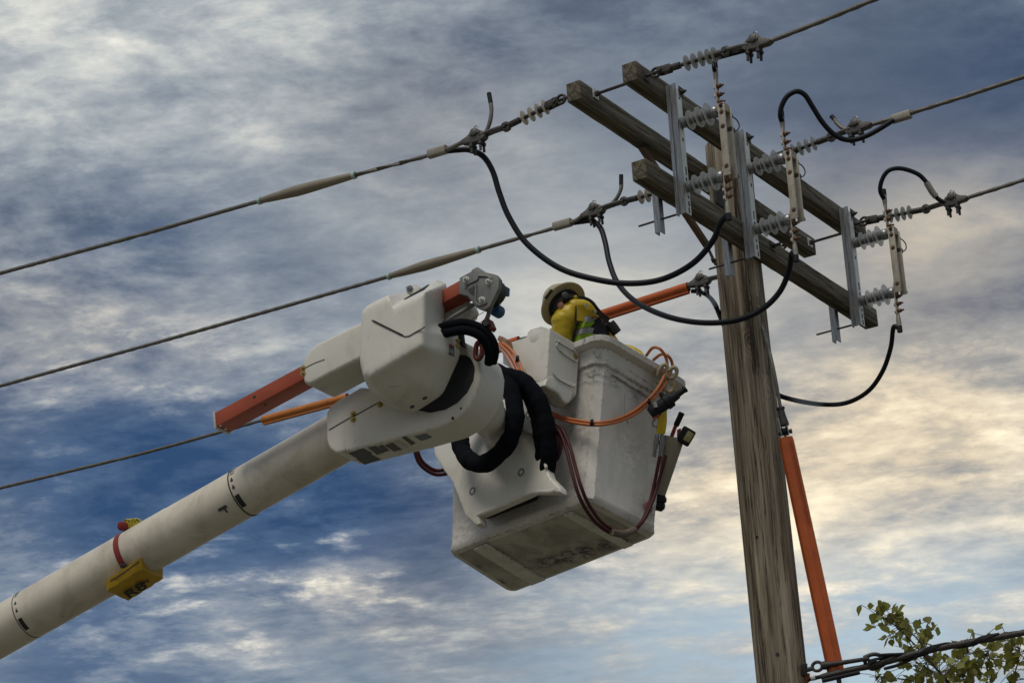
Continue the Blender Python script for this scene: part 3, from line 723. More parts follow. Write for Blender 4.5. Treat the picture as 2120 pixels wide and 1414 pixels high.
for i, r in enumerate(LD):
    u = UL[i]; P0 = fr(u, -GH - AW - .085, WM); eyebolt(ARM_B, u, -GH - AW, WM, -1)
    Pe, Pc, Pl = [pu(*r[k], u) for k in ('eye', 'clamp', 'leave')]
    r['P'] = (P0, Pe, Pc, Pl)
    dead_end(P0, Pe, [along(P0, Pe, x) for x, y in r['sheds']], 'polymer insulator with pale discs on left-hand wire, ' + r['lab'], True)
    strain_clamp(Pe, Pc, Pl, 'bolted strain clamp gripping the left-hand wire, ' + r['lab'])
    far = [pu(*p, u) for p in r['far']]; r['far3'] = far; dlast = (far[-1] - far[-2]).normalized()
    t = thing('overhead_conductor', Pc, 'bare stranded wire running off to the left, ' + r['lab'], 'power line', 'overhead conductors'); r['t'] = t
    wire_strand('strand', dense(spline([Pc + (Pe - Pc) * .2, Pc, Pl] + far + [far[-1] + dlast * 8], 4), .09), .0145, WIRE, t, 1)
    if r['tail']:
        tl = [pu(*p, u) for p in r['tail']]; wire_strand('tail', tl, .0125, WIRE, t)
        d = (tl[-1] - tl[-2]).normalized()
        tube('tail_tape', [tl[-1] - d * .065, tl[-1] + d * .005], .0145, BLACK, t, 10)
    if r['sp']:
        a_, b_ = [p for p, q in zip(far, r['far']) if q[0] in r['sp']]
        ax = (b_ - a_); L_ = ax.length
        s_ = lathe('splice_cover', a_, ax, [(0, .019), (.01, .021), (L_ * .12, .025), (L_ * .45, .034), (L_ * .6, .036), (L_ * .85, .026), (L_ - .01, .019), (L_, .016)], SPLICE, t, seg=18)
        for p in (a_, b_ - ax.normalized() * .02): lathe('end_band', p, ax, [(-.004, .022), (-.003, .0245), (.018, .0245), (.02, .022)], MINT, s_, seg=16)

# ---------------------------------------------------------------- jumper cables
def jumper(label, P, r=.0180, lugs=(), m=CABLE, n=7):
    o = thing('jumper_cable', P[0], label, 'cable', 'jumper cables')
    tube('cable', P, r, m, o, 12, n)
    for a, b, rr, mm, nm in lugs:
        d = (b - a); tube(nm, [a, b], rr, mm, o, 12)
    return o
def px_path(pts, d0, d1):
    n = len(pts); acc = [0]
    for a, b in zip(pts, pts[1:]): acc.append(acc[-1] + math.hypot(a[0] - b[0], a[1] - b[1]))
    return [at(p[0], p[1], d0 + (d1 - d0) * (s / acc[-1])) for p, s in zip(pts, acc)]
def crimp(parent, P, Q, r=.027):
    ax = Q - P; L_ = ax.length; s = ax.normalized().cross(Z).normalized(); up = s.cross(ax.normalized())
    o = loft('crimp_connector', [[p + s * x * r * .8 + up * y * r for x, y in ((-.8, -1), (.8, -1), (1, -.6), (1, .6), (.8, 1), (-.8, 1), (-1, .6), (-1, -.6))] for p in (P, P.lerp(Q, .48), P.lerp(Q, .52), Q)], CRIMP, parent, .002, 1)
    return o
def lug(o, end, nxt):
    d = (nxt - end).normalized()
    tube('lug', [end - d * .03, end + d * .012, end + d * .045, end + d * .085], [.010, .013, .017, .017], CRIMP, o, 10)
    tube('boot', [end + d * .085, end + d * .125], .0185, BLACK, o, 10)
dw = [depth_of(r['far3'][0]) for r in LD]
e = SW[0]['lower_end']; pts = [(925, 313), (948, 311), (972, 311), (1000, 324), (1020, 355), (1034, 400), (1054, 450), (1092, 506), (1160, 556), (1240, 580), (1310, 587), (1375, 577), (1435, 545), (1475, 500), (1492, 462)]
P = px_path(pts, dw[0], depth_of(e)); J = jumper('black jumper cable drooping from the upper left wire to the leftmost switch', P + [e - Z * .09], lugs=()); lug(J, e, e - Z)
crimp(LD[0]['t'], along(LD[0]['far3'][1], LD[0]['far3'][0].lerp(LD[0]['P'][3], .7), 887) - Z * .008, along(LD[0]['far3'][1], LD[0]['P'][3], 924) - Z * .012)
e = SW[1]['lower_end']; pts = [(1183, 462), (1205, 459), (1226, 458), (1243, 472), (1253, 502), (1262, 545), (1280, 588), (1318, 626), (1380, 655), (1450, 668), (1520, 664), (1575, 642), (1613, 606), (1633, 562), (1640, 525)]
P = px_path(pts, dw[1], depth_of(e)); P = [at(x, y, depth_of(p) - .42 * math.sin(math.pi * min(1, max(0, (x - 1240) / 400))) ** 1.0) for (x, y), p in zip(pts, P)]; J = jumper('black jumper cable looping in front of the pole to the middle switch', P + [e - Z * .09]); lug(J, e, e - Z)
crimp(LD[1]['t'], along(LD[1]['far3'][1], LD[1]['P'][3], 1146) - Z * .008, along(LD[1]['far3'][1], LD[1]['P'][3], 1182) - Z * .012)
e = SW[2]['lower_end']; d2 = depth_of(LD[2]['P'][3])
pts1 = [(1432, 603), (1448, 604), (1466, 613), (1480, 630), (1495, 665), (1520, 720), (1560, 780), (1600, 812), (1640, 827), (1700, 837), (1752, 834), (1797, 810), (1827, 769), (1844, 720), (1850, 678)]
P = px_path(pts1, d2, depth_of(e)); P = [p if k < 3 or k > 8 else at(q[0], q[1], depth_of(fr(0, -.55, 0)) - .15) for k, (p, q) in enumerate(zip(P, pts1))]
J = jumper('black jumper cable passing behind the pole up to the right-hand switch', P + [e - Z * .10], .0155); lug(J, e, e - Z)
e = SW[0]['upper_end']; u = UR[0]
J = jumper('short jumper from the leftmost switch up to the nearest right-hand wire', [e + Z * .06, at(1478, 140, depth_of(e)), at(1481, 124, depth_of(e) + .02), pu(1495, 113, u) + A * .03, pu(1540, 101, u) + A * .03], .012); lug(J, e, e + Z)
e = SW[1]['upper_end']; Pq = RD[1]['far'];
pts = [(1615.6, 239), (1618.5, 220), (1630, 200), (1648.5, 190), (1666, 197), (1682.4, 222), (1701.5, 252), (1722.7, 275.5), (1744, 288), (1767, 290), (1793, 282), (1818, 269), (1850, 249)]
dq = depth_of(pu(1850, 249, UR[1]))
P = px_path(pts, depth_of(e), dq - .03); J = jumper('black jumper cable arching from the middle switch to the middle right-hand wire', [e + Z * .05] + P, .0165); lug(J, e, e + Z)
crimp(RD[1]['t'], pu(1847, 248, UR[1]), pu(1886, 236, UR[1]), .026)
e = SW[2]['upper_end']; pts = [(1822.4, 395), (1826, 373), (1838, 355), (1856, 349), (1878, 352), (1902, 362), (1918, 378), (1930, 398), (1942, 412), (1957, 421)]
dq = depth_of(RD[2]['P'][2])
P = px_path(pts, depth_of(e), dq - .03); J = jumper('black jumper cable arching from the right-hand switch to the lowest right-hand wire', [e + Z * .05] + P, .0150); lug(J, e, e + Z)
tube('sleeve', [P[6], P[7], P[8] + (P[7] - P[8]) * .3], .021, CRIMP, J, 12, 3)

# ---------------------------------------------------------------- orange covers
def hose_cover(pa, pb_, r, m, label, bow=0.0):
    ax = (pb_ - pa).normalized(); s = ax.cross(Z).normalized(); up = s.cross(ax); L_ = (pb_ - pa).length
    bm = bmesh.new(); rings = []; n = 12
    prof = []
    for k in range(22):
        a = R(-72) + k / 21 * R(324); prof.append((math.sin(a) * r, math.cos(a) * r))
    prof = [(math.sin(a), math.cos(a)) for a in [R(-155) + k / 21 * R(310) for k in range(22)]]
    # open split tube with two lips pointing down, wall 5 mm
    outp = [(x * r, y * r) for x, y in prof]; inn = [(x * (r - .006), y * (r - .006)) for x, y in prof][::-1]
    lipR = [(outp[-1][0], -r * 1.42), (outp[-1][0] - .007 * (1 if outp[-1][0] > 0 else -1), -r * 1.42)]
    lipL = [(outp[0][0] - .007 * (1 if outp[0][0] > 0 else -1), -r * 1.42), (outp[0][0], -r * 1.42)]
    sec = outp + lipR + inn + lipL
    for i in range(n + 1):
        c = pa.lerp(pb_, i / n) - Z * bow * math.sin(math.pi * i / n); rings.append([c + s * x + up * y for x, y in sec])
    bm_loft(bm, rings); o = fin(bm, 'line_hose', m, ang=50)
    return tag(o, label, 'line cover', 'orange line covers')
f3 = LD[2]['far3']; P3 = LD[2]['P'][3]
hose_cover(along(f3[0], P3, 1427) if True else P3, along(f3[1], f3[0], 1150), .034, ORANGE, 'orange split hose cover on the wire between the pole and the worker').location += V((0, 0, 0))
hose_cover(along(f3[2], f3[1], 1145), along(f3[2], f3[1], 860), .031, ORANGE, 'orange split hose cover on the wire, mostly hidden behind bucket and boom')
hose_cover(along(f3[3], f3[2], 850), f3[3], .031, AMBER, 'amber split hose cover on the wire between red beam and boom')

# guy with its guard at the right of the pole
def guy():
    p_top = at(1596, 740, 14.62); p_s = at(1617, 850, 14.52); p_c = at(1624, 893, 14.48); p_bot = at(1733, 1400, 14.02)
    d = (p_bot - p_c).normalized(); s = d.cross(FW).normalized(); fwd = d.cross(s)
    t = thing('guy_wire', p_bot, 'steel guy wire with clevis fitting on the right side of the pole', 'guy wire')
    tube('upper_strand', [fr(PU + .10, PV_ + .03, -.15), p_top, p_s], .011, WIRE, t, 10)
    lathe('socket', p_s - d * .02, d, [(0, .026), (.012, .026), (.014, .020), (.05, .022), (.10, .030), (.115, .030)], DARK, t, seg=14)
    for sg in (-1, 1): box('clevis_cheek', p_c - d * .03 + s * sg * .021, (d, s, fwd), (.11, .008, .035), GALV, t, .004)
    lathe('clevis_pin', p_c + d * .005 - s * .04, s, [(0, .016), (.012, .016), (.0121, .009), (.07, .009), (.0701, .015), (.085, .015)], DARK, t, seg=8)
    lathe('thimble', p_c - s * .014, s, [(0, .03), (.006, .022), (.022, .022), (.028, .03)], BLACK, t, seg=16)
    end = p_c + d * ((p_c.z) / -d.z)
    wire_strand('lower_strand', dense([p_c, end], .15), .009, WIRE, t, 1)
    # guard: folded trough of orange plastic
    top = p_c + d * .04; bot = p_bot; L_ = (bot - top).length
    fwd = fwd if fwd.dot(FW) > 0 else -fwd
    def sec(c, w): return [c + s * x * w + fwd * y * w for x, y in ((-1, .8), (-1, -.2), (-.8, -.62), (-.4, -.85), (.12, -.85), (.34, -.66), (.62, -.62), (.9, -.45), (1, -.2), (1, .8), (.88, .8), (.88, -.15), (.6, -.45), (.2, -.55), (-.4, -.7), (-.75, -.5), (-.88, -.15), (-.88, .8))]
    g_ = loft('guy_guard', [sec(top, .040), sec(top.lerp(bot, .02), .044), sec(top.lerp(bot, .5), .047), sec(bot, .048)], ORANGE, None, ang=30)
    tag(g_, 'long orange plastic guard on the guy wire beside the pole', 'cable guard')
    bm = bmesh.new()
    for k in range(46):
        c = top + d * (.03 + k * .0115) + s * .024 - fwd * .040; bm_box(bm, c, (s, d, fwd), (.006, .005, .006))
    st = fin(bm, 'perforated_seam', mat('dark_orange_plastic', (.22, .04, .01), .6), g_); st['kind'] = 'stuff'
guy()

# ---------------------------------------------------------------- low cable and its dead end on the pole
def lowcable():
    dC = 14.05
    p0 = at(1664, 1388, dC); p1 = at(1692, 1379, dC - .02)
    t = thing('messenger_strand', p0, 'dark steel strand with wrapped grip tied to the pole at lower right', 'cable')
    ax = (at(1790, 1364, dC - .12) - p1).normalized(); s = ax.cross(Z).normalized(); up = s.cross(ax)
    box('pole_plate', at(1665, 1385, dC - .0), (CX, CU, FW), (.035, .07, .03), DARK, t, .004)
    tube('eye_bolt', [p0, at(1682, 1383, dC - .01)], .014, DARK, t, 8)
    ring = [p1 + ax * .03 * math.cos(a) + up * .026 * math.sin(a) for a in [i * math.pi / 6 for i in range(13)]]
    tube('thimble_eye', ring, .010, DARK, t, 8, 2)
    lathe('rod', p1 + ax * .03, ax, [(0, .024), (.025, .026), (.045, .016), (.16, .013), (.26, .012), (.28, .018)], DARK, t, seg=12)
    pA = at(1783, 1371, dC - .1)
    loopc = [(1788, 1361), (1806, 1354), (1822, 1356), (1838, 1366), (1822, 1379), (1806, 1384), (1794, 1376), (1788, 1361)]
    tube('strain_link', [at(x, y, dC - .1) for x, y in loopc], .012, DARK, t, 8, 4)
    main = [(1700, 1401), (1745, 1390), (1800, 1378), (1850, 1365), (1900, 1351), (1960, 1338), (2020, 1327), (2070, 1318), (2125, 1308), (2300, 1276)]
    wire_strand('main_strand', dense(spline([at(x, y, dC - .05 - (x - 1690) * .0006) for x, y in main], 6), .03), .0185, DARK, t, 1)
    # the grip: four wires twisted round the strand
    base = dense(spline([at(x, y, dC - .05 - (x - 1690) * .0006) for x, y in main[2:8]], 6), .012)
    for q in range(4):
        P = []
        for i, p in enumerate(base):
            tn = (base[min(i + 1, len(base) - 1)] - base[max(i - 1, 0)]).normalized(); u_ = tn.cross(Z).normalized(); w_ = u_.cross(tn)
            a = i * .30 + q * .42; rr = .021 + (.012 if i < 14 else 0) * (1 - i / 14)
            P.append(p + (u_ * math.cos(a) + w_ * math.sin(a)) * rr)
        tube('grip_wire', P, .0055, BLACK, t, 6, smoothpath=False)
    for pts in ([(1815, 1356), (1850, 1354), (1890, 1352), (1935, 1343)], [(1830, 1384), (1862, 1375), (1895, 1360), (1930, 1347)]):
        wire_strand('grip_leg', [at(x, y, dC - .16) for x, y in pts], .009, BLACK, t, 8)
    t2 = thing('grounding_cable', at(1672, 1402, dC), 'black cable with a pale collar just under the wrapped strand', 'cable')
    tube('cable', [at(1672, 1406, dC - .02), at(1700, 1400, dC - .05), at(1730, 1394, dC - .07)], .012, BLACK, t2, 10)
    tube('collar', [at(1680, 1404, dC - .03), at(1689, 1402, dC - .04)], .0145, LABELW, t2, 10)
    t3 = thing('cable_stub', at(1740, 1400, dC - .1), 'short black clamp bar below the orange guard', 'cable clamp')
    tube('bar', [at(1702, 1409, dC - .1), at(1745, 1399, dC - .12), at(1780, 1391, dC - .14)], .013, BLACK, t3, 10)
    tube('stem', [at(1739, 1402, dC - .12), at(1744, 1440, dC - .12)], .006, BLACK, t3, 8)
    box('orange_wedge', at(1671, 1402, dC + .02), (CX, CU, FW), (.03, .05, .03), ORANGE, t2, .003)
lowcable()

# ---------------------------------------------------------------- aerial lift: boom and housings
TH = R(62); BETA = R(16)
E3 = V((math.cos(TH), math.sin(TH), 0)); E1H = V((math.sin(TH), -math.cos(TH), 0))
E1 = E1H * math.cos(BETA) + Z * math.sin(BETA); E2 = E3.cross(E1) if E3.cross(E1).z > 0 else E1.cross(E3)
BP = at(400, 1079, 14.35); K0 = BP.dot(E3)
def mk(px, py, dk): return onplane(px, py, E3 * (K0 + dk), E3)
def mks(pts, dk): return [mk(x, y, dk) for x, y in pts]
BR = .151
def on_axis(px):
    a = BP - E1 * 12; b = BP + E1 * 4; return along(a, b, px)
def boom_surf(axp, ang, r=BR): return axp + (-E3 * math.cos(ang) + E2 * math.sin(ang)) * r   # ang 0 = towards the viewer, 90 deg = up
LIFT = thing('lift_boom', on_axis(-400) - E1 * 4, 'cream bucket truck boom with white end housings and red jib beam', 'lift boom')
def make_boom():
    p1 = on_axis(800); p0 = on_axis(0) - E1 * 6.5
    L_ = (p1 - p0).length; sj = (on_axis(366) - p0).dot(E1); sj0 = (on_axis(-900) - p0).dot(E1)
    lathe('boom_tube', p0, E1, [(0, BR * 1.02), (sj - .02, BR * 1.008), (sj, BR * 1.008), (sj + .004, BR * .992), (sj + .14, BR * .992), (sj + .143, BR * .985), (L_, BR * .985)], BOOM, LIFT, seg=64)
    tb = lathe('turret_arm', p0 - E1 * .5, E1, [(0, .22), (.7, .22), (.72, BR)], WHITE, LIFT, seg=32)
    base = V((p0.x, p0.y, 0)); lathe('pedestal', base, Z, [(0, .45), (.3, .42), (.35, .3), (p0.z - .1, .28), (p0.z + .15, .2)], WHITE, LIFT, seg=24)
    for q, px in enumerate((505, 60)):
        c = on_axis(px)
        # black ring line, its printed label and the arrows
        bm = bmesh.new(); seg = 72
        rs = []
        for dz, rr in ((-.003, BR * .99), (-.003, BR * 1.0 + .0022), (.003, BR * 1.0 + .0022), (.003, BR * .99)):
            rs.append([bm.verts.new(boom_surf(c + E1 * dz, 2 * math.pi * k / seg, rr)) for k in range(seg)])
        for a_, b_ in zip(rs, rs[1:] + rs[:1]):
            for k in range(seg): bm.faces.new((a_[k], a_[(k + 1) % seg], b_[(k + 1) % seg], b_[k]))
        ring = fin(bm, 'marking_ring', INK, LIFT)
        def patch(name, s0, s1, a0, a1, m, lift=.0028, par=ring):
            bm = bmesh.new(); n = max(2, int(abs(a1 - a0) / R(4)))
            rows = [[boom_surf(c + E1 * s_, a0 + (a1 - a0) * k / n, BR * 1.0 + h) for s_, h in ((s0, 0), (s0, lift), (s1, lift), (s1, 0))] for k in range(n + 1)]
            bm_loft(bm, rows); return fin(bm, name, m, par, ang=30)
        patch('label', .012, .040, R(30), R(62), LABELW)
        patch('label_text', .016, .026, R(33), R(59), LABELDK, .0036)
        patch('label_text', .030, .034, R(36), R(57), LABELDK, .0036)
        for aa in (R(72), R(15), R(-4)):
            patch('arrow_shaft', .022, .030, aa - R(3), aa + R(2), INK)
            patch('arrow_head', .017, .035, aa - R(6), aa - R(3), INK)
        patch('label_block', .010, .040, R(-58), R(-26), INK)
    c = on_axis(470)
    bm = bmesh.new()
    for k, (s0, s1, a0, a1) in enumerate(((.0, .06, R(-40), R(-33)), (.035, .045, R(-50), R(-40)))):
        rows = [[boom_surf(c + E1 * s_, a0 + (a1 - a0) * j / 2, BR + h) for s_, h in ((s0, 0), (s0, .002), (s1, .002), (s1, 0))] for j in range(3)]
        bm_loft(bm, rows)
    fin(bm, 'torn_sticker', LABELDK, LIFT)
make_boom()

def make_housings():
    # tip housing: long lower cover that curls up into a C at the right
    outer = [(675, 853), (682, 841), (700, 828), (746, 801), (800, 806), (850, 846), (890, 853), (920, 847), (945, 833), (966, 811), (978, 787), (981, 762), (973, 742), (958, 731), (930, 731), (930, 703), (955, 705), (976, 716), (990, 734), (997, 760), (995, 788), (987, 816), (972, 842), (950, 864), (920, 881), (858, 899), (722, 934), (694, 938), (681, 928), (675, 908)]
    h1 = prism('tip_housing', mks(outer, -.20), E3 * .27, WHITE, LIFT, .020, 3, 60)
    # dark joint inside the C
    jn = prism('joint_cover', mks([(840, 850), (880, 780), (925, 712), (962, 712), (982, 735), (987, 765), (975, 805), (940, 845), (890, 862)], -.16), E3 * .20, mat('dark_plastic_joint', (.028, .03, .036), .6), LIFT, .01)
    # seam with its bolts
    tube('seam', mks([(681, 890), (722, 866), (731, 862), (739, 858), (780, 835), (790, 832)], -.2015), .0028, INK, h1, 6, 3)
    for x, y in ((731, 857), (731, 868), (787, 837)): bolt('bolt', mk(x, y, -.201), -E3, .013, .022, BRASS, h1)
    for x, y, r in ((938, 866, .009), (955, 846, .007)): lathe('drain_hole', mk(x, y, -.196), -E3, [(0, r), (.006, r), (.0065, r * .6)], DARK, h1, seg=10)
    # decals along the underside
    a0, b0 = mk(722, 934, -.20), mk(858, 899, -.20); nb = (b0 - a0).cross(E3).normalized()
    if nb.z > 0: nb = -nb
    def dq(px, py): return onplane(px, py, a0 + nb * .0005, nb)
    for pts, m in (([(722, 938), (752, 928), (770, 938), (740, 949)], LABELDK), ([(738, 950), (766, 939), (788, 951), (755, 961)], LABELDK), ([(762, 926), (778, 923), (796, 936), (780, 940)], LABELDK), ([(783, 924), (792, 921), (806, 932), (796, 935)], LABELDK), ([(797, 922), (812, 916), (832, 930), (816, 934)], LABELDK), ([(832, 905), (840, 903), (860, 917), (852, 921)], LABELDK), ([(858, 903), (882, 898), (894, 905), (872, 912)], LABELBLUE), ([(815, 914), (824, 911), (846, 924), (838, 927)], LABELW)):
        prism('decal', [dq(*p) for p in pts], nb * .0025, m, h1)
    # upper housing
    r0 = [(746, 645), (756, 632), (803, 609), (817, 632), (872, 607), (882, 603), (882, 672), (881, 690), (878, 720), (815, 756), (764, 786), (750, 780), (743, 745)]
    r2 = [(770, 672), (790, 652), (842, 604), (862, 608), (905, 577), (926, 588), (919, 668), (949, 690), (953, 738), (917, 818), (856, 857), (802, 842), (768, 815)]
    r1 = [(a[0] * .52 + b[0] * .48, a[1] * .52 + b[1] * .48) for a, b in zip(r0, r2)]
    r1[8] = (925, 734); r1[9] = (878, 802); r1[10] = (812, 834); r1[11] = (772, 820); r1[12] = (750, 785); r1[7] = (925, 690); r1[6] = (908, 670)
    rings = [mks(r0, -.70), mks(r1, -.50), mks(r2, -.27)]
    def inset(px, f):
        cx = sum(p[0] for p in px) / len(px); cy = sum(p[1] for p in px) / len(px); return [(cx + (x - cx) * f, cy + (y - cy) * f) for x, y in px]
    def dens(px):
        out = []
        for p_, q_ in zip(px, px[1:] + px[:1]): out += [p_, (p_[0] * .72 + q_[0] * .28, p_[1] * .72 + q_[1] * .28), (p_[0] * .28 + q_[0] * .72, p_[1] * .28 + q_[1] * .72)]
        return out
    D0, D1, D2 = dens(r0), dens(r1), dens(r2)
    r05 = [(a[0] * .75 + b[0] * .25, a[1] * .75 + b[1] * .25) for a, b in zip(D0, D1)]
    bm = bmesh.new(); bm_loft(bm, [mks(inset(D0, .5), -.70), mks(inset(D0, .84), -.70), mks(inset(D0, .985), -.685), mks(r05, -.62), mks(D1, -.50), mks(D2, -.29), mks(D2, -.265), mks(inset(D2, .9), -.262)])
    bmesh.ops.recalc_face_normals(bm, faces=bm.faces[:])
    tm = bpy.data.meshes.new('tmp'); bm.to_mesh(tm); bm.free(); to = bpy.data.objects.new('tmp', tm); COL.objects.link(to)
    md = to.modifiers.new('s', 'SUBSURF'); md.levels = 2; bpy.context.view_layer.update()
    m2 = bpy.data.meshes.new_from_object(to.evaluated_get(bpy.context.evaluated_depsgraph_get())); bpy.data.objects.remove(to)
    for p_ in m2.polygons: p_.use_smooth = True
    h2 = link('winch_housing', m2, WHITE, LIFT)
    tube('seam', mks([(770, 663), (776, 666), (806, 681), (839, 697), (860, 688), (880, 677)], -.7015), .0035, INK, h2, 6, 3)
    tube('seam_gap', mks([(774, 665), (800, 678), (833, 694)], -.7015), .0055, INK, h2, 6, 3)
    # slot in its top
    c0, c1, c2_, c3 = mk(817, 632, -.70), mk(872, 607, -.70), mk(905, 577, -.27), mk(862, 608, -.27)
    nt_ = (c1 - c0).cross(c3 - c0).normalized(); nt_ = nt_ if nt_.z > 0 else -nt_
    def tq(a, b_): return c0.lerp(c1, a).lerp(c3.lerp(c2_, a), b_) + nt_ * .001
    prism('top_slot', [tq(.12, .30), tq(.92, .30), tq(.92, .62), tq(.12, .62)], nt_ * .006, INK, h2)
    lg = prism('lifting_lug', mks([(838, 612), (840, 602), (860, 589), (868, 594), (868, 606)], -.36), E3 * .10, WHITE, h2, .006)
    bolt('bolt', mk(848, 598, -.365), -E3, .014, .03, GALV, lg)
    for x, y in ((926, 703), (947, 707), (947, 718)): bolt('bolt', mk(x, y, -.42), E1, .011, .02, BRASS, h2)
    for x, y in ((882, 823), (856, 841)): lathe('drain_hole', mk(x, y, -.52), -E3 - Z * .5, [(0, .008), (.03, .008), (.031, .005)], INK, h2, seg=8)
    q = [mk(x, y, -.435) for x, y in ((928, 711), (943, 717), (943, 741), (927, 733))]; nf = (q[1] - q[0]).cross(q[3] - q[0]).normalized(); nf = nf if nf.dot(FW) < 0 else -nf
    dc = prism('decal', [p + nf * .012 for p in q], nf * .002, LABELDK, h2)
    q2 = [q[0], q[1], q[1].lerp(q[2], .22), q[0].lerp(q[3], .22)]
    prism('decal_band', [p + nf * .0142 for p in q2], nf * .001, LABELRED, dc)
    for f in (.42, .55, .68): prism('decal_line', [q[0].lerp(q[3], f).lerp(q[1].lerp(q[2], f), .15) + nf * .0142, q[0].lerp(q[3], f).lerp(q[1].lerp(q[2], f), .85) + nf * .0142, q[0].lerp(q[3], f + .04).lerp(q[1].lerp(q[2], f + .04), .85) + nf * .0142, q[0].lerp(q[3], f + .04).lerp(q[1].lerp(q[2], f + .04), .15) + nf * .0142], nf * .001, LABELW, dc)
    # rear box of the jib holder
    ro = [(624, 757), (627, 746), (642, 722), (652, 713), (692, 693), (760, 661), (760, 735), (700, 765), (662, 785), (640, 797), (628, 792)]
    h3 = prism('jib_holder_box', mks(ro, -.64), E3 * .27, WHITE, LIFT, .022, 3)
    for x, y in ((627, 762), (627, 773)): bolt('bolt', mk(x, y, -.642), -E3, .011, .02, BRASS, h3)
    tube('seam', mks([(629, 763), (650, 752), (672, 744)], -.6415), .0018, INK, h3, 6, 2)
    # jib beam with its end cap
    jb = prism('jib_beam', mks([(443, 855), (960, 576), (962, 603), (446, 884)], -.37), E3 * .135, JIB, LIFT, .006)
    prism('end_cap', mks([(440, 853), (444, 851), (447, 886), (443, 887)], -.376), E3 * .148, LABELW, jb, .003)
    for x, y in ((527, 822),): lathe('bolt_hole', mk(x, y, -.368), -E3, [(0, .009), (.003, .010), (.0035, .006)], INK, jb, seg=10)
    und = (mk(600, 800, -.37) - mk(446, 884, -.37)).normalized().cross(E3).normalized(); und = und if und.z < 0 else -und
    for (x, y, m_) in ((549, 838, INK), (456, 881, GALVB), (467, 888, GALVB)):
        p = onplane(x, y, mk(446, 884, -.37), und); lathe('bolt_hole', p - und * .002, und, [(0, .009), (.004, .009), (.0045, .006)], m_, jb, seg=10)
    # second white box under the jib, to the right of the winch housing
    prism('rope_guide_box', mks([(905, 640), (952, 619), (968, 622), (975, 638), (970, 652), (905, 690)], -.26), E3 * .10, WHITE, LIFT, .012)
    prism('inner_bracket', mks([(893, 640), (905, 690), (960, 720), (952, 655)], -.25), E3 * .03, BLACK, LIFT, .004)
    tube('rope_run', [mk(900, 680, -.36), mk(940, 655, -.34), mk(985, 628, -.32)], .012, ALU, LIFT, 8)
    # jib head
    pl = [(951, 575), (975, 562), (977, 558), (988, 552), (1003, 563), (1026, 568), (1033, 577), (1032, 596), (1014, 634), (1002, 643), (986, 637), (968, 613), (949, 608)]
    hd = prism('jib_head', mks(pl, -.425), E3 * .035, ALU, LIFT, .007, 2)
    pl2 = [(951, 575), (975, 562), (988, 552), (1003, 563), (1010, 580), (985, 620), (968, 613), (949, 608)]
    prism('head_block', mks(pl2, -.392), E3 * .15, ALU, hd, .006)
    prism('rear_cheek', mks([(x + 2, y + 1) for x, y in pl[4:12]], -.29), E3 * .03, DARK, hd, .005)
    lathe('sheave', mk(1008, 598, -.387), E3, [(0, .075), (.01, .075), (.03, .06), (.06, .06), (.08, .075), (.09, .075)], DARK, hd, seg=32)
    for x, y in ((965, 579), (1012, 583), (998, 621)): bolt('bolt', mk(x, y, -.427), -E3, .013, .03, GALVB, hd)
    tube('rib', mks([(964, 597), (966, 590), (988, 579), (990, 572), (1008, 572), (1017, 577)], -.428), .006, ALU, hd, 8, 3)
    tube('rib', mks([(986, 589), (985, 625), (996, 632), (1008, 626)], -.428), .006, ALU, hd, 8, 3)
    prism('pocket', mks([(968, 600), (986, 590), (985, 614), (974, 608)], -.4255), -E3 * .002, DARK, hd)
    prism('blue_guard', mks([(1036, 593), (1047, 592), (1046, 609), (1036, 609)], -.27), E3 * .05, BLUE, hd, .004)
    lathe('blue_roller', mk(1023, 640, -.30), E3, [(0, .03), (.01, .036), (.06, .036), (.07, .03)], BLUE, hd, seg=18)
    return h1, h2
make_housings()

# rope, swivel and hook under the jib head
def hook():
    p0 = mk(1027, 600, -.36); p1 = mk(1008, 662, -.34)
    t = thing('winch_hook', p1, 'red lifting hook and swivel hanging from the grey jib head', 'lifting hook')
    tube('rope', [p0, mk(1018, 630, -.35), p1], .0125, ALU, t, 10)
    d = (p1 - p0).normalized()
    s = E1
    prism('swivel_plate', mks([(1000, 661), (1013, 660), (1020, 677), (1014, 684), (1006, 678), (994, 672)], -.36), E3 * .05, HOOKRED, t, .006)
    lathe('swivel_pin', mk(1009, 671, -.368), -E3, [(0, .016), (.02, .016)], DARK, t, seg=10)
    tube('shank', mks([(1004, 680), (999, 695), (996, 706)], -.34), .022, HOOKRED, t, 10)
    pts = mks([(996, 706), (988, 712), (985, 725), (985, 738), (990, 744), (996, 738), (999, 726), (997, 714)], -.24)
    tube('hook_ring', pts, .0145, HOOKRED, t, 10)
    tube('tie_wire', mks([(1042, 610), (1036, 630), (1022, 640)], -.30), .002, GALV, t, 5)
    tube('tie_wire', mks([(1002, 646), (978, 661), (985, 671), (1000, 664), (1006, 655)], -.36), .002, DARK, t, 5)
hook()

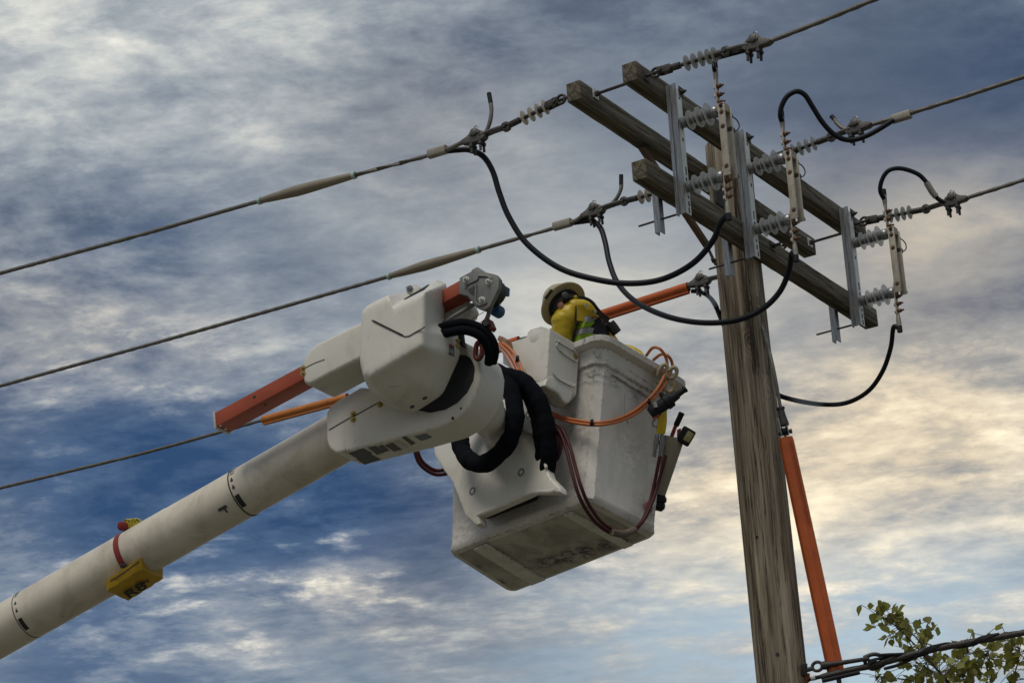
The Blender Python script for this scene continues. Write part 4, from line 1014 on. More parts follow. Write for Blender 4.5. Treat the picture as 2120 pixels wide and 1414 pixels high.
# ---------------------------------------------------------------- bucket
BC = {('L', 0): (924, 1146, 14.70), ('M', 0): (1219, 1034, 13.994), ('R', 0): (1364, 1111, 14.383), ('B', 0): (1058, 1232, 15.089),
      ('L', 1): (929, 822, 15.193), ('M', 1): (1246, 702, 14.433), ('R', 1): (1397, 791, 14.878), ('B', 1): (1080, 905, 15.637)}
BQ = {k: at(*v) for k, v in BC.items()}
def bk(s, t, h):
    def c(hh): return BQ[('L', hh)] * (1 - s) * (1 - t) + BQ[('M', hh)] * s * (1 - t) + BQ[('R', hh)] * s * t + BQ[('B', hh)] * (1 - s) * t
    return c(0) * (1 - h) + c(1) * h
BU = (BQ[('M', 0)] - BQ[('L', 0)]).normalized(); BVv = (BQ[('R', 0)] - BQ[('M', 0)]).normalized(); BWu = (bk(.5, .5, 1) - bk(.5, .5, 0)).normalized()
LU, LV, LH = 1.16, .61, 1.05
nLM = (BQ[('M', 0)] - BQ[('L', 0)]).cross(BQ[('M', 1)] - BQ[('M', 0)]).normalized(); nLM = nLM if nLM.dot(FW) < 0 else -nLM
nMR = (BQ[('R', 0)] - BQ[('M', 0)]).cross(BQ[('M', 1)] - BQ[('M', 0)]).normalized(); nMR = nMR if nMR.dot(FW) < 0 else -nMR
def pl_(px, py, off): return onplane(px, py, BQ[('M', 0)] + nLM * off, nLM)
def pr_(px, py, off): return onplane(px, py, BQ[('M', 0)] + nMR * off, nMR)
nBT = (BQ[('M', 0)] - BQ[('L', 0)]).cross(BQ[('R', 0)] - BQ[('M', 0)]).normalized(); nBT = nBT if nBT.z < 0 else -nBT
def pb2(px, py, off): return onplane(px, py, BQ[('M', 0)] + nBT * off, nBT)
BUCK = thing('lift_bucket', bk(.5, .5, 0), 'scuffed off-white fibreglass lift bucket with the worker inside', 'lift bucket')
def rrect(h, grow, r, n=6):
    """rounded rectangle loop round the bucket at height h, grown outwards by grow metres"""
    out = []
    for (cs, ct, a0) in ((0, 0, 180), (1, 0, 270), (1, 1, 0), (0, 1, 90)):
        for k in range(n + 1):
            f_ = (0, .10, .2, .5, .8, .9, 1)[k]; a = R(a0 + 90 * f_)
            if h < .95 and h > .03: 
                # flat chamfer with softened edges
                m0 = R(a0 + 9); m1 = R(a0 + 81); lin = (0, None, 0, .5, 1, None, 1)[k]
                if lin is not None and 0 < k < 6:
                    ca = math.cos(m0) * (1 - lin) + math.cos(m1) * lin; sa = math.sin(m0) * (1 - lin) + math.sin(m1) * lin
                else: ca, sa = math.cos(a), math.sin(a)
            else: ca, sa = math.cos(a), math.sin(a)
            ox = (1 if cs else -1) * (grow - r) + r * ca; oy = (1 if ct else -1) * (grow - r) + r * sa
            out.append(bk(cs + ox / LU, ct + oy / LV, h))
    return out
WHITE_SCUFF = worn('scuffed_white_fibreglass', (.67, .64, .60), (.56, .53, .49), (.22, .20, .175), .5, gr=(.50, .82), gamt=.55, scratch=.95, edge=.9, coat=.05,
                   spots=[(pl_(1228, 772, 0), .075, 1.0), (pl_(1205, 782, 0), .06, .7), (pr_(1272, 786, 0), .07, .95), (pr_(1318, 812, 0), .08, .8), (pr_(1350, 830, 0), .07, .6), (pr_(1310, 930, 0), .14, .35), (pl_(1195, 900, 0), .12, .45), (pl_(1180, 1000, 0), .12, .3), (pr_(1350, 1060, 0), .10, .6), (pl_(1185, 868, 0), .07, .5), (pl_(960, 1100, 0), .12, .35), (bk(.5, .5, 0), .45, .45)])
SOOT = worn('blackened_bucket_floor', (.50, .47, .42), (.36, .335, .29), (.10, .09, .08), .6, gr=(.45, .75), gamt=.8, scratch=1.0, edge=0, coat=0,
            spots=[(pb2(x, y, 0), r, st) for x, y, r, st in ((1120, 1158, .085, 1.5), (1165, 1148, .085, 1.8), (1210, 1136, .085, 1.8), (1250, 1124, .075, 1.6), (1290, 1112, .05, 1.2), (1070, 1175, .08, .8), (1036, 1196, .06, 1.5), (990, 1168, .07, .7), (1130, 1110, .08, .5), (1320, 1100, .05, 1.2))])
def make_bucket():
    loops = [rrect(0.0, -.035, .05), rrect(.006, -.014, .055), rrect(.022, -.003, .055), rrect(.05, 0, .055), rrect(.06, -.004, .05), rrect(.30, -.004, .05), rrect(.845, -.002, .05), rrect(.855, .010, .055), rrect(.90, .012, .06), rrect(.945, .024, .065),
             rrect(.955, .060, .085), rrect(.96, .066, .085), rrect(.992, .068, .085), rrect(1.0, .062, .085), rrect(1.0, -.012, .05), rrect(.90, -.014, .045), rrect(.10, -.016, .045), rrect(.03, -.03, .045)]
    bm = bmesh.new(); bm_loft(bm, loops)
    bm.faces.ensure_lookup_table()
    b = fin(bm, 'bucket_shell', WHITE_SCUFF, BUCK, ang=28)
    # blackened floor panel underneath, between raised runners
    # floor skin 2 mm under the shell
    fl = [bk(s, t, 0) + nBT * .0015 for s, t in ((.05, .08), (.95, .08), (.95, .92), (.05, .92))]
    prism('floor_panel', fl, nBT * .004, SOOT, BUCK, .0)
    def runner(a, b_, c, d):
        prism('runner', [bk(*a, 0) + nBT * .005, bk(*b_, 0) + nBT * .005, bk(*c, 0) + nBT * .005, bk(*d, 0) + nBT * .005], nBT * .012, WHITE_SCUFF, BUCK, .004)
    runner((.80, .06), (.86, .06), (.86, .94), (.80, .94)); runner((.17, .06), (.27, .06), (.27, .94), (.17, .94))
    # raised panel ridges on the right hand face
    for pts in ([(1262, 742), (1300, 765), (1345, 795), (1372, 812)], [(1268, 775), (1305, 798), (1345, 822)]):
        tube('face_ridge', [pr_(x, y, .004) for x, y in pts], .006, WHITE_SCUFF, BUCK, 8)
    tube('face_ridge', [pl_(x, y, .004) for x, y in ((1195, 752), (1222, 742), (1240, 737))], .006, WHITE_SCUFF, BUCK, 8)
    # corner guard strip
    # small step at the far left
    box('side_block', bk(-.02, .35, .30), (BU, BVv, BWu), (.07, .16, .17), WHITE_SCUFF, BUCK, .015)
    # mounting bracket
    mo = [(897, 918), (937, 898), (985, 860), (1010, 835), (1062, 820), (1100, 823), (1112, 900), (1120, 930), (1136, 985), (1158, 1008), (1160, 1020), (1138, 1018), (1100, 1018), (990, 1066), (994, 1084), (985, 1088), (962, 1066), (937, 1000), (912, 965), (898, 940)]
    mo_in = mo
    m1 = prism('mounting_bracket', [pl_(x, y, .20) for x, y in mo], -nLM * .07, WHITE, BUCK, .014, 3)
    for x, y in ((979, 1017), (1080, 978), (1095, 858)):
        lathe('bolt_recess', pl_(x, y, .196), nLM, [(0, .026), (.006, .026), (.0065, .016), (.001, .014)], ALU, m1, seg=16)
    tube('bracket_lip', [pl_(x, y, .19) for x, y in ((990, 1066), (1040, 1046), (1100, 1021), (1138, 1018), (1152, 1014))], .016, WHITE, m1, 10)
    tube('bracket_flange', [pl_(x, y, .205) for x, y in ((1100, 823), (1110, 880), (1114, 900), (1121, 932), (1131, 968))], .010, WHITE, m1, 8)
    bm = bmesh.new()
    box('gap_shadow_block', pl_(1048, 1030, .06), (BU, nLM, BWu), (.42, .12, .12), BLACK, BUCK, .01)  # black block standing in for the shade in the gap behind the bracket
    for k in range(7): box('bracket_tooth', pl_(1025 + k * 11.5, 1052 - k * 4.6, .10), (BU, nLM, BWu), (.015, .05, .05), BLACK, BUCK, .003)
    # rotator post between bracket and boom
    lathe('rotator', mk(985, 830, .12), (pl_(1040, 900, .1) - mk(985, 830, .12)), [(0, .13), (.2, .13), (.22, .11), ((pl_(1040, 900, .1) - mk(985, 830, .12)).length, .11)], WHITE, BUCK, seg=28)
    # folded steel plate beside the hose
    prism('fold_plate', [pl_(x, y, .24) for x, y in ((1010, 850), (1056, 842), (1112, 880), (1116, 905), (1080, 888), (1020, 880))], -nLM * .02, WHITE, BUCK, .004)
    # control box
    off = .30
    lf = [(1040, 712), (1060, 707), (1088, 698), (1093, 686), (1098, 681), (1120, 675), (1138, 680), (1131, 782), (1119, 797), (1085, 776), (1040, 752)]
    cb = prism('control_box', [pl_(x, y, off) for x, y in lf], BVv * .27, WHITE, BUCK, .020, 3)
    # raised ribs on its right face
    def fx(px, py): return onplane(px, py, pl_(1136, 720, off), (BWu.cross(BVv)).normalized())
    nf = BWu.cross(BVv).normalized(); nf = nf if nf.dot(FW) < 0 else -nf
    for pts in ([(1158, 706), (1152, 712), (1158, 725), (1190, 748), (1196, 742)], [(1146, 770), (1152, 782), (1184, 800), (1190, 796)], [(1150, 705), (1190, 728)]):
        tube('raised_rib', [fx(x, y) + nf * .002 for x, y in pts], .005, WHITE, cb, 8, 4)
    bolt('bolt', fx(1192, 737), nf, .012, .016, BRASS, cb)
    lathe('corner_boss', pl_(1109, 697, off - .01), nLM, [(0, .058), (.006, .052), (.011, .040), (.015, .02), (.016, .002)], WHITE, cb, seg=24, ang=80)
    # lower leg of the box
    prism('box_foot', [fx(x, y) - nf * .004 for x, y in ((1136, 775), (1190, 790), (1192, 806), (1184, 830), (1177, 836), (1168, 831), (1158, 815), (1128, 798))], -nf * .10, WHITE, cb, .014, 3)
    lathe('box_pivot', pl_(1133, 815, .16), BVv, [(0, .045), (.03, .05), (.10, .05), (.13, .04)], WHITE, cb, seg=20)
    # lever stub above the box at left
    prism('torn_lever', [pl_(x, y, off + .06) for x, y in ((1029, 703), (1033, 694), (1041, 697), (1048, 703), (1050, 714), (1040, 716))], BVv * .05, mat('brown_torn_rubber', (.16, .06, .035), .7, var=(.3, .2, .12), vscale=30), BUCK, .004)
make_bucket()

# ---------------------------------------------------------------- hoses
def hose(label, pts, r, m, name='hydraulic_hose', grp='hydraulic hoses', n=6):
    o = tube(name, pts, r, m, None, 12, n); return tag(o, label, 'hose', grp)
def mkpath(pts, k0, k1):
    n = len(pts) - 1; return [mk(x, y, k0 + (k1 - k0) * i / n) for i, (x, y) in enumerate(pts)]
hose('black sleeved hose arching from the white winch housing, upper of the pair', mkpath([(902, 683), (928, 674), (960, 669), (990, 677), (1010, 692), (1022, 713), (1024, 732), (1020, 750)], -.50, -.24), .0255, SLEEVE, 'sleeved_hose', 'sleeved hoses')
hose('black sleeved hose arching from the white winch housing, lower of the pair', mkpath([(902, 694), (932, 688), (962, 684), (988, 692), (1003, 706), (1011, 722), (1013, 738), (1012, 752)], -.52, -.26), .0255, SLEEVE, 'sleeved_hose', 'sleeved hoses')
def lump(pts, k0, k1, r, label):
    P = spline([pl_(x, y, k0 + (k1 - k0) * i / (len(pts) - 1)) for i, (x, y) in enumerate(pts)], 8); rnd = random.Random(label); ph = rnd.random() * 6
    rad = [r * (1 + .05 * math.sin(i * .55 + ph) + .03 * math.sin(i * 1.3)) for i in range(len(P))]
    bm = bmesh.new(); bm_tube(bm, P, rad, 16); o = fin(bm, 'sleeved_hose', SLEEVE, ang=70); return tag(o, label, 'hose', 'sleeved hoses')
lump([(1005, 770), (1030, 772), (1050, 792), (1063, 827), (1066, 872), (1054, 912), (1032, 940), (1002, 960), (974, 954), (957, 932), (953, 905), (964, 880), (985, 850)], .46, .30, .054, 'thick black sleeved hose hanging in a round loop below the boom tip')
lump([(1012, 775), (1046, 778), (1074, 784), (1100, 805), (1119, 837), (1130, 872), (1135, 913), (1136, 948), (1130, 985), (1120, 1010)], .48, .10, .050, 'thick black sleeved hose bending down in front of the bucket, outer strand')
lump([(1020, 792), (1052, 792), (1078, 802), (1097, 825), (1110, 858), (1118, 900), (1122, 935), (1122, 965), (1116, 990)], .44, .10, .042, 'thick black sleeved hose bending down in front of the bucket, inner strand')
def bpath(pts, offs):
    out = []
    for i, (x, y) in enumerate(pts):
        t = i / (len(pts) - 1) * (len(offs) - 1); k = min(int(t), len(offs) - 2); o = offs[k] + (offs[k + 1] - offs[k]) * (t - k)
        out.append(o)
    return out
def plp(pts, offs): return [pl_(x, y, o) for (x, y), o in zip(pts, bpath(pts, offs))]
def dpath(pts, ds):
    dd = bpath(pts, ds); return [at(x, y, d) for (x, y), d in zip(pts, dd)]
def lmd(x, y, off=.05): return depth_of(pl_(x, y, off))
def rmd(x, y, off=.05): return depth_of(pr_(x, y, off))
# red hoses to the tool
A1 = [(1140, 880), (1158, 893), (1172, 930), (1182, 968), (1193, 1010), (1208, 1046), (1232, 1080), (1262, 1102), (1295, 1107), (1322, 1090), (1342, 1050), (1354, 1005), (1363, 960), (1366, 944)]
A2 = [(1146, 880), (1164, 890), (1180, 925), (1191, 965), (1202, 1004), (1218, 1042), (1243, 1078), (1270, 1096), (1300, 1100), (1330, 1080), (1350, 1040), (1363, 1000), (1374, 960), (1378, 942)]
dR = [lmd(1140, 880, .14), lmd(1182, 968, .10), lmd(1210, 1040, .07) - .01, rmd(1262, 1100, .06), rmd(1320, 1090, .06), rmd(1354, 1005, .09), rmd(1366, 944, .15)]
hose('dark red hose looping under the bucket corner to the hanging tool, lower of the pair', dpath(A1, dR), .0108, REDHOSE)
hose('dark red hose looping under the bucket corner to the hanging tool, upper of the pair', dpath(A2, dR), .0108, REDHOSE)
w_ = tube('hose_wrap', dpath(A1[6:10], dR[3:5])[1:3] if False else [at(x, y, rmd(x, y, .055)) for x, y in ((1266, 1101), (1290, 1105), (1314, 1097))], .022, mat('worn_brown_wrap', (.15, .115, .085), .7, var=(.09, .065, .05), vscale=25), None, 14); tag(w_, 'tan protective wrap round the red hoses at the bottom of their loop', 'hose wrap')
hose('dark red hose dangling left of the bucket bracket, outer strand', [at(x, y, lmd(930, 970, .1) - .1) for x, y in ((858, 930), (866, 955), (882, 972), (903, 982), (926, 980))], .0125, REDHOSE)
hose('dark red hose dangling left of the bucket bracket, inner strand', [at(x, y, lmd(930, 970, .1) - .07) for x, y in ((862, 928), (872, 952), (888, 967), (905, 974), (926, 971))], .0115, REDHOSE)
for k, pts in enumerate(([(1146, 895), (1156, 915), (1152, 942), (1138, 958)], [(1150, 893), (1161, 918), (1156, 946), (1140, 962)])):
    hose('short dark red hose curling behind the black sleeves, ' + ('inner' if k == 0 else 'outer') + ' one', [pl_(x, y, .13) for x, y in pts], .011, REDHOSE)
# orange hoses
B1 = [(1036, 714), (1052, 730), (1066, 752), (1080, 784), (1110, 830), (1150, 858), (1200, 871), (1250, 874), (1296, 860), (1332, 836), (1362, 803), (1379, 768), (1380, 745), (1368, 724), (1352, 720), (1338, 736)]
B2 = [(1040, 710), (1058, 724), (1074, 748), (1086, 780), (1114, 832), (1150, 863), (1200, 877), (1250, 879), (1300, 865), (1340, 838), (1372, 802), (1390, 766), (1391, 750), (1382, 736), (1368, 734), (1353, 745)]
def odepth(pts):
    out = []
    for i, (x, y) in enumerate(pts):
        if i < 4: d = lmd(x, y, .36)
        elif i == 4: d = lmd(x, y, .22)
        elif x < 1235 and i < 8: d = lmd(x, y, .08)
        elif i < 13: d = min(rmd(x, y, .09), rmd(x, y, .09))
        elif i == 13: d = rmd(x, y, .09)
        elif i == 14: d = rmd(x, y, .03)
        else: d = rmd(x, y, -.06)
        out.append(at(x, y, d))
    return out
oh = hose('orange hose swagged across the bucket side and over its rim, left strand', odepth(B1), .0095, OHOSE)
hose('orange hose swagged across the bucket side and over its rim, right strand', odepth(B2), .0095, OHOSE)
hose('pale red hose running down behind the black sleeves beside the control box', [pl_(x, y, .35) for x, y in ((1032, 716), (1046, 732), (1060, 756), (1074, 785), (1090, 815))], .013, PINK)
for (x, y), d_ in (((1071, 743), lmd(1071, 743, .37)), ((1344, 832), rmd(1344, 832, .095)), ((1225, 875), lmd(1225, 875, .085))):
    tube('hose_tie', [at(x - 3.2, y - .5, d_), at(x + 3.2, y + .5, d_)], .0205, BLACK, oh, 12, smoothpath=False)

# ---------------------------------------------------------------- things hanging on the bucket
def tools():
    d0 = rmd(1372, 860, .16)
    def P(x, y, dd=0): return at(x, y, d0 + dd)
    t = thing('hydraulic_tool', P(1372, 880), 'black and yellow hydraulic impact tool hanging from the bucket rim', 'power tool')
    ax = (P(1412, 812) - P(1350, 856)).normalized(); sd = ax.cross(FW).normalized()
    lathe('tool_body', P(1346, 857), ax, [(0, .034), (.02, .045), (.05, .046), (.055, .038), (.11, .040), (.115, .048), (.155, .046), (.16, .03), (.20, .026), (.205, .02), (.245, .018), (.25, .022), (.265, .020)], BLACK, t, seg=20)
    lathe('trigger_valve', P(1384, 838), sd, [(0, .012), (.035, .018), (.06, .016), (.09, .008)], BLACK, t, seg=10)
    lathe('trigger_valve', P(1390, 845), sd, [(0, .012), (.02, .016), (.035, .012)], BLACK, t, seg=10)
    prism('handle', [P(x, y, -.02) for x, y in ((1357, 862), (1381, 848), (1381, 872), (1379, 888), (1377, 899), (1359, 898), (1360, 884), (1364, 872))], FW * .045, YELPAINT, t, .008)
    box('red_trigger', P(1358, 862, -.02), (ax, sd, FW), (.05, .012, .03), mat('red_trigger_paint', (.35, .05, .02), .5), t, .003)
    tube('trigger_guard', [P(x, y) for x, y in ((1357, 868), (1351, 874), (1353, 882), (1360, 884))], .005, GALV, t, 8, 3)
    tube('label_tag', [P(x, y, -.05) for x, y in ((1355, 833), (1358, 843))], .012, LABELW, t, 8)
    for x0, y0, x1, y1 in ((1361, 899, 1354, 946), (1372, 899, 1367, 944)):
        a = P(x0, y0); b = P(x1, y1); L_ = (b - a).length
        lathe('coupler', a, b - a, [(0, .010), (.01, .014), (.035, .014), (.036, .018), (.06, .018), (.061, .014), (.09, .014), (.091, .010), (L_ - .035, .010), (L_ - .034, .013), (L_, .013)], GALV, t, seg=12)
    # tan hooks over the rim
    def ringpts(cx, cy, r1, r2, a0, a1, d, rot=0):
        out = []
        for k in range(13):
            a = R(a0 + (a1 - a0) * k / 12); x = r1 * math.cos(a); y = r2 * math.sin(a)
            out.append(at(cx + x * math.cos(R(rot)) - y * math.sin(R(rot)), cy + x * math.sin(R(rot)) + y * math.cos(R(rot)), d))
        return out
    dh = rmd(1375, 780, .085)
    for i, (cx, cy, r1, r2, a0, a1, rt, lb) in enumerate(((1371, 774, 9, 20, -200, 120, 20, 'tan plastic hook on the rim beside the orange hoses'), (1392, 772, 8, 12, -180, 150, 30, 'tan plastic hook on the rim right of the orange hoses'), (1386, 800, 9, 11, -40, 200, 0, 'open tan plastic hook below the rim above the black tool'), (1370, 806, 5, 12, 0, 360, 10, 'tan snap link carrying the black tool'))):
        tag(tube('rim_hook', ringpts(cx, cy, r1, r2, a0, a1, dh - .01 * i, rt), .0125 if i < 3 else .007, TAN, None, 10, 3), lb, 'hook', 'tan hooks on the bucket rim')
    # scabbard
    dsx = rmd(1385, 960, .0) + .10
    def Q(x, y, dd=0): return at(x, y, dsx + dd)
    sc = thing('tool_scabbard', Q(1372, 1040), 'tapered tan tool scabbard on the far right side of the bucket', 'tool holder')
    a = Q(1396, 905); b = Q(1366, 1030); dd = (b - a); L_ = dd.length
    lathe('scabbard_tube', a, dd, [(0, .060), (.01, .062), (.04, .060), (L_ * .55, .045), (L_, .028)], TANPIPE, sc, seg=24)
    lathe('end_cap', b - dd.normalized() * .02, dd, [(0, .03), (.02, .045), (.04, .045), (.045, .038), (.06, .045), (.08, .045), (.1, .03)], BLACK, sc, seg=20)
    w1 = thing('hand_tool', Q(1398, 905), 'tool handle with black grip and red shaft standing in the scabbard', 'hand tool')
    tube('shaft', [Q(1390, 905), Q(1400, 878)], .012, mat('red_tool_shaft', (.3, .03, .02), .5), w1, 10)
    lathe('grip', Q(1399, 882), Q(1412, 854) - Q(1399, 882), [(0, .013), (.008, .018), (.075, .018), (.085, .02), (.092, .014)], BLACK, w1, seg=14)
    w2 = thing('work_lamp', Q(1418, 905, -.03), 'small black boxy lamp with a yellow label leaning out of the scabbard', 'lamp')
    ux = (Q(1436, 893) - Q(1414, 880)).normalized(); uy = (Q(1413, 880) - Q(1407, 910)).normalized(); uy = (uy - ux * uy.dot(ux)).normalized()
    uz = ux.cross(uy)
    c = Q(1420, 903, -.02)
    box('lamp_case', c, (ux, uy, uz), (.085, .105, .085), BLACK, w2, .016, 3)
    box('lamp_label', c + (ux * .012 + uy * .006) + (uz if uz.dot(FW) < 0 else -uz) * .0425, (ux, uy, uz), (.042, .062, .004), mat('worn_yellow_label', (.40, .36, .20), .5, var=(.25, .2, .05), vscale=60), w2, .001)
    prism('lamp_side', [Q(x, y, -.05) for x, y in ((1402, 890), (1410, 886), (1408, 906), (1402, 908))], FW * .02, mat('faded_red_side', (.16, .04, .03), .6), w2, .002)
    tag(lathe('red_reflector', pr_(1342, 1050, .004), nMR, [(0, .035), (.008, .035), (.01, .03)], mat('faded_red_reflector', (.30, .09, .07), .5), None, seg=20), 'faded red round reflector low on the bucket behind the red hoses', 'reflector')
tools()

# ---------------------------------------------------------------- bag and strap on the boom
def bag():
    c = on_axis(262)
    fwd = (-E3 * .8 - E2 * .6).normalized()
    db = depth_of(boom_surf(c, R(-35))) - .06
    def P(x, y, dd=0): return at(x, y, db + dd)
    top = [P(221, 1198), P(289, 1155), P(335, 1182, .16), P(262, 1216, .16)]
    n = 9; bm = bmesh.new()
    # closed lumpy pouch: two grids (upper and lower) sewn at the rim
    rnd = random.Random(5); up = -(V((0, 0, 1)) * .01)
    A0, A1_, B1_, B0 = P(218, 1203), P(291, 1153), P(337, 1185, .17), P(262, 1240, .17)
    C0, C1, D1, D0 = P(221, 1222, .0), P(294, 1177, .0), P(338, 1197, .17), P(265, 1243, .17)
    def grid(q0, q1, q2, q3, amp):
        return [[q0.lerp(q1, i / n).lerp(q3.lerp(q2, i / n), j / n) + (-FW * amp * math.sin(math.pi * i / n) * math.sin(math.pi * j / n)) + V((rnd.uniform(-1, 1), rnd.uniform(-1, 1), rnd.uniform(-1, 1))) * .0035 for i in range(n + 1)] for j in range(n + 1)]
    T = grid(A0, A1_, B1_ + Z * .06, B0 + Z * .06, -.01); Bm = grid(C0, C1, D1, D0, .02)
    tv = [[bm.verts.new(p) for p in r] for r in T]; bv = [[bm.verts.new(p) for p in r] for r in Bm]
    for g_ in (tv, bv):
        for j in range(n):
            for i in range(n): bm.faces.new((g_[j][i], g_[j][i + 1], g_[j + 1][i + 1], g_[j + 1][i]))
    rim = [(0, i) for i in range(n)] + [(j, n) for j in range(n)] + [(n, i) for i in range(n, 0, -1)] + [(j, 0) for j in range(n, 0, -1)]
    for (j, i), (j2, i2) in zip(rim, rim[1:] + rim[:1]): bm.faces.new((tv[j][i], tv[j2][i2], bv[j2][i2], bv[j][i]))
    t = thing('tool_bag', P(270, 1215), 'dirty yellow vinyl bag strapped under the boom', 'bag')
    fin(bm, 'pouch', YELLOWBAG, t, ang=30)
    tube('flap_edge', [P(228, 1203, -.012), P(258, 1184, -.014), P(288, 1162, -.012)], .004, LEATHER, t, 6)
    nb = (C1 - C0).cross(D0 - C0).normalized(); nb = nb if nb.dot(FW) < 0 else -nb
    # printed mark: two bold letters and a smaller line of lettering, read from below
    ex = (C1 - C0).normalized(); ey = (D0 - C0); ey = (ey - ex * ey.dot(ex)).normalized()
    def text(body, pos, size, sx=1.0):
        cu = bpy.data.curves.new('lettering', 'FONT'); cu.body = body; cu.size = size; cu.extrude = .0008; cu.offset = size * .018 ; cu.align_x = 'CENTER'; cu.align_y = 'CENTER'
        o = bpy.data.objects.new('tmp', cu); COL.objects.link(o); bpy.context.view_layer.update()
        me = bpy.data.meshes.new_from_object(o.evaluated_get(bpy.context.evaluated_depsgraph_get())); bpy.data.objects.remove(o)
        xx = -ex * 1.0; yy = -ey; 
        if xx.cross(yy).dot(nb) < 0: xx = -xx
        M = Matrix((xx, yy, nb)).transposed().to_4x4(); M.translation = pos
        me.transform(M); link('lettering', me, INK, t)
    cen = C0.lerp(C1, .5).lerp(D0.lerp(D1, .5), .5)
    text('R8', C0.lerp(C1, .42).lerp(D0.lerp(D1, .42), .60) + nb * .024, .125)
    text('PPE', C0.lerp(C1, .72).lerp(D0.lerp(D1, .72), .55) + nb * .021, .04)
    # strap
    s = thing('ratchet_strap', boom_surf(on_axis(246), R(90)), 'red webbing strap with yellow ratchet round the boom above the bag', 'strap')
    c = on_axis(274); rows = []
    n = 40
    for k in range(n + 1):
        a = R(-45 + 360 * k / n) if False else R(-42 + (150) * k / n)
        rows.append([boom_surf(c + E1 * e_, a, BR * 1.01 + h) for e_, h in ((-.019, 0), (-.019, .004), (.019, .004), (.019, 0))])
    bm = bmesh.new(); bm_loft(bm, rows); fin(bm, 'webbing', REDSTRAP, s, ang=30)
    c2 = boom_surf(c, R(60), BR + .05)
    prism('ratchet_plate', [at(x, y, depth_of(c2)) for x, y in ((257, 1075), (283, 1073), (292, 1078), (290, 1088), (272, 1096), (256, 1092))], FW * .05, mat('yellow_zinc_ratchet', (.55, .45, .05), .4, .3, dirt=(.05, .04, .02), dscale=40, dth=(.5, .6)), s, .005)
    lathe('webbing_roll', at(250, 1089, depth_of(c2) - .02), FW + CX * .5, [(0, .024), (.003, .028), (.045, .028), (.048, .024)], REDSTRAP, s, seg=20)
    prism('ratchet_handle', [at(x, y, depth_of(c2) - .01) for x, y in ((256, 1096), (268, 1094), (262, 1108), (252, 1110))], FW * .04, BLACK, s, .003)
    box('strap_hook', at(256, 1171, depth_of(boom_surf(c, R(-20))) - .03), (CX, CU, FW), (.04, .025, .02), DARK, s, .004)
bag()

